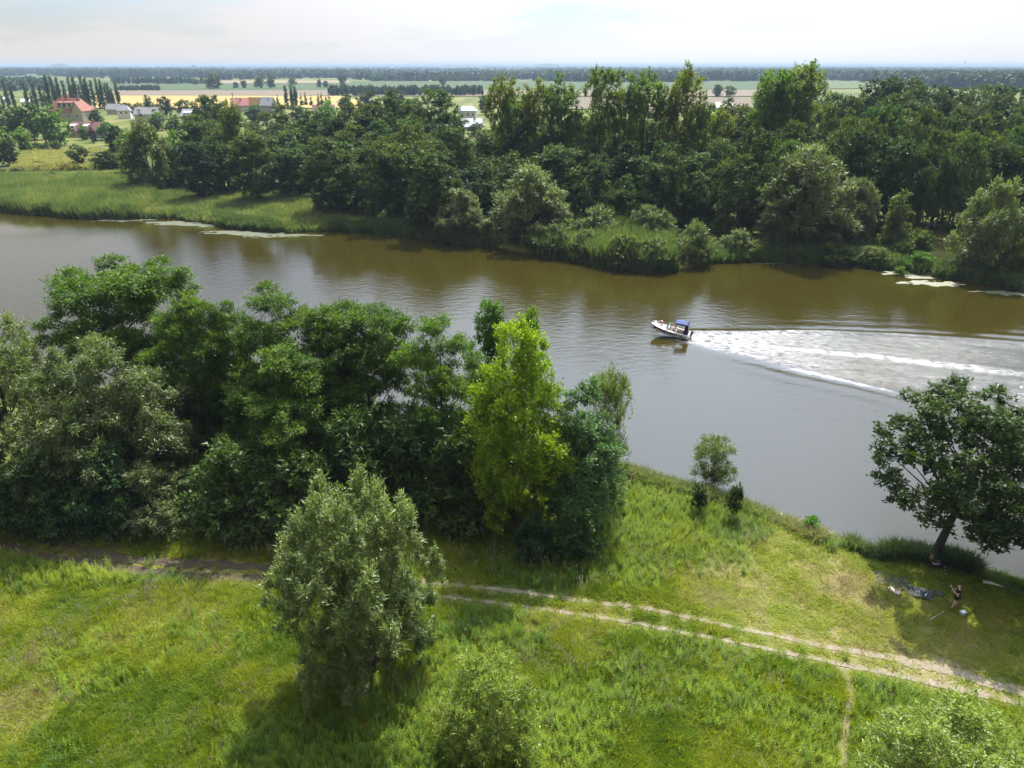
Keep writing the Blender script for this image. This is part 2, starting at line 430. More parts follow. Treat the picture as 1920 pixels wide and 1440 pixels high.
def ground_material():
    m, N, L, out = new_mat("meadow_ground")
    p = N.new("ShaderNodeBsdfPrincipled"); p.inputs["Roughness"].default_value = .95; p.inputs["Specular IOR Level"].default_value = .15
    tc = N.new("ShaderNodeTexCoord")
    ad = N.new("ShaderNodeAttribute"); ad.attribute_name = "dry"
    ai = N.new("ShaderNodeAttribute"); ai.attribute_name = "dirt"
    n1 = N.new("ShaderNodeTexNoise"); n1.inputs["Scale"].default_value = 1.4; n1.inputs["Detail"].default_value = 8; n1.inputs["Roughness"].default_value = .7
    n2 = N.new("ShaderNodeTexNoise"); n2.inputs["Scale"].default_value = 9.0; n2.inputs["Detail"].default_value = 6
    n3 = N.new("ShaderNodeTexNoise"); n3.inputs["Scale"].default_value = .012; n3.inputs["Detail"].default_value = 4
    for n in (n1, n2, n3): L.new(tc.outputs["Object"], n.inputs["Vector"])
    s = N.new("ShaderNodeMath"); s.operation = 'ADD'
    k = N.new("ShaderNodeMath"); k.operation = 'MULTIPLY_ADD'; k.inputs[1].default_value = .9; k.inputs[2].default_value = -.45
    L.new(n1.outputs["Fac"], k.inputs[0]); L.new(k.outputs[0], s.inputs[0]); L.new(ad.outputs["Fac"], s.inputs[1])
    rp = N.new("ShaderNodeValToRGB"); e = rp.color_ramp.elements
    e[0].position, e[0].color = 0, (.040,.060,.007, 1)
    e[1].position, e[1].color = 1, (.180,.140,.066, 1)
    q = e.new(.35); q.color = (.085,.095,.013, 1); q = e.new(.7); q.color = (.140,.122,.034, 1)
    L.new(s.outputs[0], rp.inputs[0])
    so = N.new("ShaderNodeMixRGB"); so.inputs["Color1"].default_value = (.210,.165,.110, 1); so.inputs["Color2"].default_value = (.360,.300,.215, 1)
    L.new(n2.outputs["Fac"], so.inputs["Fac"])
    df = N.new("ShaderNodeMath"); df.operation = 'MULTIPLY_ADD'; df.inputs[1].default_value = 1.6; df.inputs[2].default_value = -.8
    L.new(n2.outputs["Fac"], df.inputs[0])
    da = N.new("ShaderNodeMath"); da.operation = 'ADD'; da.use_clamp = True
    dmx = N.new("ShaderNodeMath"); dmx.operation = 'MULTIPLY'; dmx.use_clamp = True
    L.new(df.outputs[0], da.inputs[0]); L.new(ai.outputs["Fac"], da.inputs[1])
    dd = N.new("ShaderNodeMath"); dd.operation = 'MULTIPLY'; L.new(ai.outputs["Fac"], dd.inputs[0]); L.new(da.outputs[0], dd.inputs[1])
    mx = N.new("ShaderNodeMixRGB"); L.new(dd.outputs[0], mx.inputs["Fac"]); L.new(rp.outputs[0], mx.inputs["Color1"]); L.new(so.outputs[0], mx.inputs["Color2"])
    far = N.new("ShaderNodeMixRGB"); far.blend_type = 'MULTIPLY'; far.inputs["Fac"].default_value = .5
    L.new(mx.outputs[0], far.inputs["Color1"])
    r3 = N.new("ShaderNodeMapRange"); r3.inputs["To Min"].default_value = .6; r3.inputs["To Max"].default_value = 1.5
    L.new(n3.outputs["Fac"], r3.inputs["Value"]); L.new(r3.outputs[0], far.inputs["Color2"])
    b = N.new("ShaderNodeBump"); b.inputs["Strength"].default_value = .6; b.inputs["Distance"].default_value = .08
    L.new(n2.outputs["Fac"], b.inputs["Height"]); L.new(b.outputs[0], p.inputs["Normal"])
    L.new(far.outputs[0], p.inputs["Base Color"]); L.new(p.outputs[0], out.inputs["Surface"])
    return m
ground = link("ground", mesh_np("ground", np.stack([GX, GY, GZ], -1), quads=gq, mats=[ground_material()],
              attrs={'dry': ('FLOAT', dry), 'dirt': ('FLOAT', dirt)}, shade=True))
tag(ground, kind='structure')

# ------------------------------------------------------------------ river
def water_material(name, foam=False):
    m, N, L, out = new_mat(name)
    p = N.new("ShaderNodeBsdfPrincipled")
    p.inputs["Base Color"].default_value = (.025,.0198,.0022, 1)
    p.inputs["Roughness"].default_value = .06; p.inputs["IOR"].default_value = 1.36
    tc = N.new("ShaderNodeTexCoord")
    mp = N.new("ShaderNodeMapping"); mp.inputs["Rotation"].default_value = (0, 0, R_(-24)); mp.inputs["Scale"].default_value = (.75, 1.3, 1)
    n1 = N.new("ShaderNodeTexNoise"); n1.inputs["Scale"].default_value = .8; n1.inputs["Detail"].default_value = 5; n1.inputs["Roughness"].default_value = .62
    n2 = N.new("ShaderNodeTexNoise"); n2.inputs["Scale"].default_value = .035; n2.inputs["Detail"].default_value = 3
    L.new(tc.outputs["Object"], mp.inputs[0]); L.new(mp.outputs[0], n1.inputs["Vector"]); L.new(tc.outputs["Object"], n2.inputs["Vector"])
    r = N.new("ShaderNodeMapRange"); r.inputs["From Min"].default_value = .35; r.inputs["From Max"].default_value = .65; r.inputs["To Min"].default_value = .06; r.inputs["To Max"].default_value = .25
    L.new(n2.outputs["Fac"], r.inputs["Value"])
    b = N.new("ShaderNodeBump"); b.inputs["Distance"].default_value = .30
    L.new(n1.outputs["Fac"], b.inputs["Height"]); L.new(r.outputs[0], b.inputs["Strength"])
    L.new(b.outputs[0], p.inputs["Normal"])
    if foam:
        a = N.new("ShaderNodeAttribute"); a.attribute_name = "foam"
        ch = N.new("ShaderNodeAttribute"); ch.attribute_name = "chop"
        w = N.new("ShaderNodeAttribute"); w.attribute_name = "wk"; 
        mpw = N.new("ShaderNodeMapping"); mpw.inputs["Scale"].default_value = (.55, 1.15, 1)
        L.new(w.outputs["Vector"], mpw.inputs[0])
        nf = N.new("ShaderNodeTexNoise"); nf.inputs["Scale"].default_value = 1.7; nf.inputs["Detail"].default_value = 7; nf.inputs["Roughness"].default_value = .70
        L.new(mpw.outputs[0], nf.inputs["Vector"])
        # foam breaks into streaks; its white flecks also stand for sun glitter
        na_ = N.new("ShaderNodeMath"); na_.operation = 'MULTIPLY_ADD'; na_.inputs[1].default_value = 7.0; na_.inputs[2].default_value = -2.75
        L.new(nf.outputs["Fac"], na_.inputs[0])
        fr = N.new("ShaderNodeMath"); fr.operation = 'MULTIPLY'; fr.use_clamp = True
        L.new(a.outputs["Fac"], fr.inputs[0]); L.new(na_.outputs[0], fr.inputs[1])
        d = N.new("ShaderNodeBsdfDiffuse"); d.inputs["Color"].default_value = (.50,.50,.49, 1)
        b2 = N.new("ShaderNodeBump"); b2.inputs["Distance"].default_value = .35; L.new(nf.outputs["Fac"], b2.inputs["Height"]); L.new(ch.outputs["Fac"], b2.inputs["Strength"])
        L.new(b.outputs[0], b2.inputs["Normal"]); L.new(b2.outputs[0], p.inputs["Normal"]); L.new(b2.outputs[0], d.inputs["Normal"])
        mx = N.new("ShaderNodeMixShader"); L.new(fr.outputs[0], mx.inputs[0]); L.new(p.outputs[0], mx.inputs[1]); L.new(d.outputs[0], mx.inputs[2])
        L.new(mx.outputs[0], out.inputs["Surface"])
    else:
        L.new(p.outputs[0], out.inputs["Surface"])
    return m
WATER = water_material("river_water")

# wake of the boat: displaced water with foam, in coordinates along (s) and across (t) the boat's course
STERN, _ = at(1292, 634, 0.0); FARW, _ = at(1920, 706, 0.0)
wdir = (FARW - STERN)[:2]; wdir /= np.linalg.norm(wdir)
wnor = np.array([-wdir[1], wdir[0]])           # to the far bank
wc = lambda a, b: (STERN[0] + wdir[0] * a + wnor[0] * b, STERN[1] + wdir[1] * a + wnor[1] * b, 0.0)
wv = [(-900,-200,0),(500,-200,0),(500,420,0),(-900,420,0), wc(-6,-19), wc(62,-19), wc(62,21), wc(-6,21)]
river = link("river_water", mesh_np("river_water", wv, quads=[(0,1,5,4),(1,2,6,5),(2,3,7,6),(3,0,4,7)], mats=[WATER]))
tag(river, kind='structure')      # the wake mesh fills the opening
def wake():
    s = np.linspace(-6, 62, 401); t = np.linspace(-19, 21, 268)
    S, T = np.meshgrid(s, t)
    X = STERN[0] + wdir[0] * S + wnor[0] * T; Y = STERN[1] + wdir[1] * S + wnor[1] * T
    sp = np.clip(S + 4.6, 0, None)
    armn = np.interp(S, [-4.6,-3,.9,7.3,13.3,18.9,24,28,34,62], [-.35,-1.1,-2.6,-4.1,-6.4,-8.1,-9.8,-10.8,-11.9,-15.5])
    armf = np.interp(S, [-4.6,-2,0,3.5,6.8,13.4,17.4,26,40,62], [.45,1.5,2.7,3.8,4.7,7.4,8.8,10.6,12.5,15.5])
    wob = (fbm(S / 2.5, T / 1.2, 3) - .5) * 1.1 * smooth(0, 12, S)
    z = np.zeros_like(S)
    # crests of the two arms with followers outside them
    for arm, sg in ((armn, -1), (armf, 1)):
        e = (T - arm) * sg
        amp = .12 * smooth(-4.5, 1, S) * (1 - .55 * smooth(8, 60, S))
        z += amp * np.exp(-(e / .8) ** 2) - .55 * amp * np.exp(-((e + 1.5) / 1.1) ** 2)
        k = np.cos(2 * np.pi * (e - .35 * np.sin(S * .24)) / 2.8) * np.exp(-np.clip(e, 0, None) / 2.4) * (e > 0)
        z += .55 * amp * k * smooth(2, 16, S)
    inside = smooth(-.3, .4, T - armn) * smooth(-.3, .4, armf - T)
    z += inside * (fbm(S / 1.6, T / .7, 8, 4) - .5) * (.09 * smooth(-2, 3, S) * (1 - .5 * smooth(15, 55, S)))
    # foam, its white also painting the sparkle of the broken water
    ctr = .9 * smooth(4, 24, S)
    core = np.exp(-((T - ctr + wob * .5) / (.45 + .018 * S.clip(0))) ** 2) * smooth(-.2, .6, S)
    f = core * (.60 - .36 * smooth(8, 50, S))
    an = np.exp(-((T - armn - .8 - wob * .4) / (.50 + .05 * sp)) ** 2) * smooth(-4.6, -3.4, S)
    af = np.exp(-((T - armf + .7 + wob * .4) / (.45 + .035 * sp)) ** 2) * smooth(-2.6, -.8, S)
    f = np.maximum(f, an * (.50 - .46 * smooth(5, 22, S)) * (.35 + 1.2 * fbm(S / 1.4, T / .7, 23)))
    f = np.maximum(f, af * (.50 - .46 * smooth(6, 22, S)))
    soft = smooth(0, .9, T - armn) * smooth(0, .9, armf - T)
    sheet = soft * (.24 * (1 - smooth(3, 12, S)) + .18 * (1 - smooth(8, 24, S)) + .055 * (1 - smooth(20, 62, S))) * smooth(-1.2, .4, S)
    f = np.maximum(f, sheet) + .16 * soft * (fbm(S / 5, T / .9, 13) - .5)
    f -= .45 * np.exp(-((T + .2) / .35) ** 2) * np.exp(-((S - 2.4) / 1.1) ** 2)    # brown hole behind the motor
    lee = np.exp(-(T / .8) ** 2) * (1 - smooth(-1.5, .2, S)); f = f * (1 - .9 * lee)
    edge = smooth(-19, -17, T) * (1 - smooth(19, 21, T)) * smooth(-6, -5.2, S) * (1 - smooth(58, 62, S))
    z = z * edge
    chop = np.clip(inside * (.55 - .25 * smooth(10, 60, S)) * smooth(-1, 1, S) + .25 * np.maximum(an, af), 0, 1) * edge
    n_t, n_s = S.shape
    ii = np.arange(n_t * n_s).reshape(n_t, n_s)
    q = np.stack([ii[:-1, :-1], ii[:-1, 1:], ii[1:, 1:], ii[1:, :-1]], -1).reshape(-1, 4)
    me = mesh_np("wake", np.stack([X, Y, z], -1), quads=q, mats=[water_material("wake_water", True)], shade=True,
                 attrs={'foam': ('FLOAT', np.clip(f, 0, 1) * edge), 'chop': ('FLOAT', chop), 'wk': ('FLOAT_VECTOR', np.stack([S, T, 0 * S], -1))})
    o = link("boat_wake", me)
    tag(o, "white foaming wake spreading behind the motor boat", "wake", kind='stuff')
wake()

# ------------------------------------------------------------------ dirt track and fields
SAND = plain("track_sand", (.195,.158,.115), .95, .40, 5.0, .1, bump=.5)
def ribbon(name, Q, width, lift, seed, mat, wscale=1.0):
    d = np.gradient(Q, axis=0); d /= np.linalg.norm(d, axis=1)[:, None] + 1e-9
    n = np.c_[-d[:, 1], d[:, 0]]
    k = np.arange(len(Q)) * .15
    wl_ = width * (.35 + .75 * fbm(k / .9, k * 0, seed) + .45 * (vnoise(k / .3, k * 0, seed + 5) - .5)) * wscale
    wr_ = width * (.35 + .75 * fbm(k / .9, k * 0, seed + 9) + .45 * (vnoise(k / .3, k * 0, seed + 8) - .5)) * wscale
    a, b = Q + n * wl_[:, None], Q - n * wr_[:, None]
    P = np.stack([a, (a + Q) / 2, (b + Q) / 2, b], 1).reshape(-1, 2)
    z = ground_z(P[:, 0], P[:, 1]) + lift
    m = len(Q); i4 = np.arange(m)[:, None] * 4 + np.arange(4)[None]
    q = np.stack([i4[:-1, :-1], i4[1:, :-1], i4[1:, 1:], i4[:-1, 1:]], -1).reshape(-1, 4)[:, ::-1]
    o = link(name, mesh_np(name, np.c_[P, z], quads=q, mats=[mat]))
    return tag(o, kind='structure')
kx = lambda Q: .75 + .45 * smooth(14, 26, Q[:, 0])
SHADED_EARTH = plain("shaded_track_earth", (.066,.050,.034), .95, .35, 5.0, .1, bump=.5)      # brown earth, its colour darkened for the tree shade on the left track
cutA, cutB = int(np.argmax(RA[:, 0] > -9)), int(np.argmax(RB[:, 0] > -9))
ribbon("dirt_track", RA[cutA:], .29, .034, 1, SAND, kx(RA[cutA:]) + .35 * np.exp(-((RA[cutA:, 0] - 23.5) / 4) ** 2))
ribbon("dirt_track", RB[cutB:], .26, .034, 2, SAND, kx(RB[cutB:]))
ribbon("dirt_track", RA[:cutA + 2], .60, .034, 4, SHADED_EARTH)
ribbon("dirt_track", RB[:cutB + 2], .50, .034, 5, SHADED_EARTH)
ribbon("footpath", TR, .19, .03, 3, plain("trodden_grass", (.15,.122,.062), .95, .3, 6, .1))

def field(name, pxs, col, z, noise=.1, rows=0.0):
    P = [at(x, y, 1.7)[0] for x, y in pxs]
    m, N, L, out = new_mat(name + "_soil")
    p = N.new("ShaderNodeBsdfPrincipled"); p.inputs["Roughness"].default_value = .95; p.inputs["Specular IOR Level"].default_value = .1
    tc = N.new("ShaderNodeTexCoord"); mp = N.new("ShaderNodeMapping"); mp.inputs["Scale"].default_value = (.004, .05, 1)
    n = N.new("ShaderNodeTexNoise"); n.inputs["Scale"].default_value = 1.0; n.inputs["Detail"].default_value = 7; n.inputs["Roughness"].default_value = .65
    mx = N.new("ShaderNodeMixRGB"); mx.inputs["Color1"].default_value = [c * (1 - noise) for c in col] + [1]; mx.inputs["Color2"].default_value = [c * (1 + noise) for c in col] + [1]
    L.new(tc.outputs["Object"], mp.inputs[0]); L.new(mp.outputs[0], n.inputs["Vector"]); L.new(n.outputs["Fac"], mx.inputs["Fac"])
    L.new(mx.outputs[0], p.inputs["Base Color"]); L.new(p.outputs[0], out.inputs["Surface"])
    o = link(name, mesh_np(name, [(a[0], a[1], z) for a in P], quads=[tuple(range(4))] if len(P) == 4 else None, mats=[m]))
    return tag(o, kind='structure')
field("wheat_field", [(170,203),(720,203),(640,179.5),(170,179)], (.27,.19,.062), 2.00, .08)
field("ploughed_field", [(100,179.3),(1500,181),(1440,168.5),(150,169.5)], (.13,.10,.066), 2.00, .12)
field("crop_field", [(-80,169.2),(1500,168.2),(1500,153),(-80,151)], (.045,.066,.022), 2.00, .30)
field("stubble_field", [(395,157),(660,156),(650,151.2),(395,151.5)], (.18,.14,.085), 2.35, .1)
field("crop_field", [(1480,167),(1700,166),(1690,152.5),(1480,152)], (.065,.088,.028), 2.10, .2)
field("crop_field", [(-60,150.5),(110,150.2),(110,142.5),(-60,142.5)], (.07,.09,.03), 2.30, .2)
field("ploughed_field", [(1060,205),(1420,204),(1400,183),(1080,182.5)], (.115,.09,.06), 2.05, .2)

# ------------------------------------------------------------------ trees
def lobes_for(k, rng):
    H, R, b = k['H'], k['R'], k['base'] * k['H']
    prof = k['prof']; n = k['n']
    C, Sz = [], []
    uu = np.linspace(0, 1, 200); pw = np.clip(np.array([prof(u) for u in uu]), .02, None) ** 1.5; pw /= pw.sum()
    tries = 0
    while len(C) < n and tries < n * 60:
        tries += 1
        u = rng.choice(uu, p=pw)
        s = R * k['lobe'] * rng.uniform(.7, 1.3)
        az = k['asp']
        rmax = max(0.0, prof(u) * R - s * .75)
        rr = rmax * math.sqrt(rng.uniform(.05, 1)); th = rng.uniform(0, 2 * math.pi)
        z = b + u * (H - b)
        z = min(max(z, b + s * az * .5), H - s * az * .8)
        c = np.array([rr * math.cos(th), rr * math.sin(th), z])
        if C and tries < n * 40:
            d = np.linalg.norm((np.array(C) - c) * [1, 1, 1 / az], axis=1)
            if (d < k.get('gap', .75) * (np.array(Sz) + s) * .5).any(): continue
        C.append(c); Sz.append(s)
    return np.array(C), np.array(Sz)

def unit(v): return v / (np.linalg.norm(v, axis=-1, keepdims=True) + 1e-9)

def make_crown(k, rng):
    C, Sz = lobes_for(k, rng)
    az = k['asp']
    L, W = k['leaf']
    tri_area = L * W * .5
    cnt = np.maximum(20, (k['lai'] * 4 * np.pi * Sz ** 2 * (1 + az) / 2 / tri_area)).astype(int)
    ntip = k.get('tips', 26)
    li = np.repeat(np.arange(len(C)), cnt); n = len(li)
    # twig tips on each lobe
    tipv = unit(rng.normal(size=(len(C), ntip, 3)) + np.array([0, 0, k.get('tipup', .25)]))
    tipr = rng.uniform(.62, 1.08, size=(len(C), ntip, 1))
    ti = rng.integers(0, ntip, n)
    tv = tipv[li, ti]; tr = tipr[li, ti]
    along = rng.uniform(.35, 1.0, (n, 1)) ** .6
    sg = Sz[li][:, None]
    off = tv * tr * along * sg + rng.normal(size=(n, 3)) * sg * k.get('fuzz', .13)
    off[:, 2] *= az
    P = C[li] + off
    if k.get('droop', 0):
        d = rng.uniform(0, 1, n) ** 2 * k['droop'] * Sz[li]
        P[:, 2] -= d
    P[:, 2] = np.maximum(P[:, 2], k.get('zmin', .15) + rng.uniform(0, .3, n))
    D = unit(tv * k.get('dout', .6) + rng.normal(size=(n, 3)) * .55 + np.array([0, 0, k.get('dup', 0.0)]))
    ov = unit(off * [1, 1, 1 / az])
    nr = unit(rng.normal(size=(n, 3)) * .5 + ov * .5 + np.array([0, 0, .45 + k.get('nup', .7) * .7]))
    Sd = unit(np.cross(D, nr))
    ll = (L * rng.uniform(.7, 1.3, (n, 1))); ww = W * rng.uniform(.7, 1.3, (n, 1)) * .5
    v = np.stack([P - Sd * ww, P + Sd * ww, P + D * ll], 1)
    lobe_t = rng.uniform(-.16, .16, len(C))
    tint = np.clip(.42 + lobe_t[li] + rng.normal(size=n) * .17 + k.get('sun_tint', .1) * (tr[:, 0] * along[:, 0] - .7) + .12 * (tv[:, 2]), 0, 1)  # sunlit tips put into the leaf colour: outer and upward leaves lighter
    # fit to the nominal height and radius
    flat = v.reshape(-1, 3)
    rad = np.hypot(flat[:, 0], flat[:, 1])
    f = k['R'] / np.percentile(rad, 99.0)
    flat[:, :2] *= f; C[:, :2] *= f
    fz = k['H'] / np.percentile(flat[:, 2], 99.8)
    flat[:, 2] *= fz; C[:, 2] *= fz
    tris = np.arange(len(flat)).reshape(-1, 3)
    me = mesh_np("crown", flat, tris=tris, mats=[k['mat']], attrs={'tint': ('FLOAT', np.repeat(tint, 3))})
    return me, C, Sz

def make_trunk(k, C, Sz, rng):
    H, R = k['H'], k['R']
    V, Q, nb = [], [], 0
    r0 = k.get('r0', H * .016 + .05)
    top = H * k.get('trunk', .82)
    zs = np.linspace(-.3, top, 9)
    wx, wy = rng.normal(size=9).cumsum() * H * .006, rng.normal(size=9).cumsum() * H * .006
    ax = np.c_[wx - wx[0], wy - wy[0], zs]
    rad = r0 * (1 - .9 * np.linspace(0, 1, 9) ** .9); rad[0] *= 1.5
    stems = [(ax, rad)]
    for e in range(k.get('stems', 0)):
        th = rng.uniform(0, 6.28); sp = R * rng.uniform(.25, .6)
        s = np.linspace(0, 1, 7)[:, None]
        stems.append((np.c_[np.cos(th) * sp * s ** .8, np.sin(th) * sp * s ** .8, -.2 + top * .85 * s], r0 * .8 * (1 - .85 * s[:, 0])))
    for a, r in stems:
        v, q = tube_np(a, r, 8); V.append(v); Q.append(np.array(q) + nb); nb += len(v)
    order = np.argsort(-Sz)[: k.get('limbs', 16)]
    for i in order:
        c = C[i]
        a, r = stems[rng.integers(len(stems))]
        zt = max(c[2] - np.hypot(c[0], c[1]) * k.get('limbup', .9) - .05 * H, H * k.get('limbmin', k['base'] * .4) + .1)
        zt = min(zt, top * .95)
        p0 = np.array([np.interp(zt, a[:, 2], a[:, 0]), np.interp(zt, a[:, 2], a[:, 1]), zt])
        rr = np.interp(zt, a[:, 2], r) * .40 + .012
        s = np.linspace(0, 1, 6)[:, None]
        mid = (p0 + c) / 2 + np.array([0, 0, -.06 * np.linalg.norm(c - p0)]) + rng.normal(size=3) * .04 * np.linalg.norm(c - p0)
        pts = (1 - s) ** 2 * p0 + 2 * s * (1 - s) * mid + s ** 2 * c
        v, q = tube_np(pts, rr * (1 - .85 * s[:, 0]), 5); V.append(v); Q.append(np.array(q) + nb); nb += len(v)
    return mesh_np("trunk", np.concatenate(V), quads=np.concatenate(Q), mats=[k.get('bark', BARK)], shade=True)

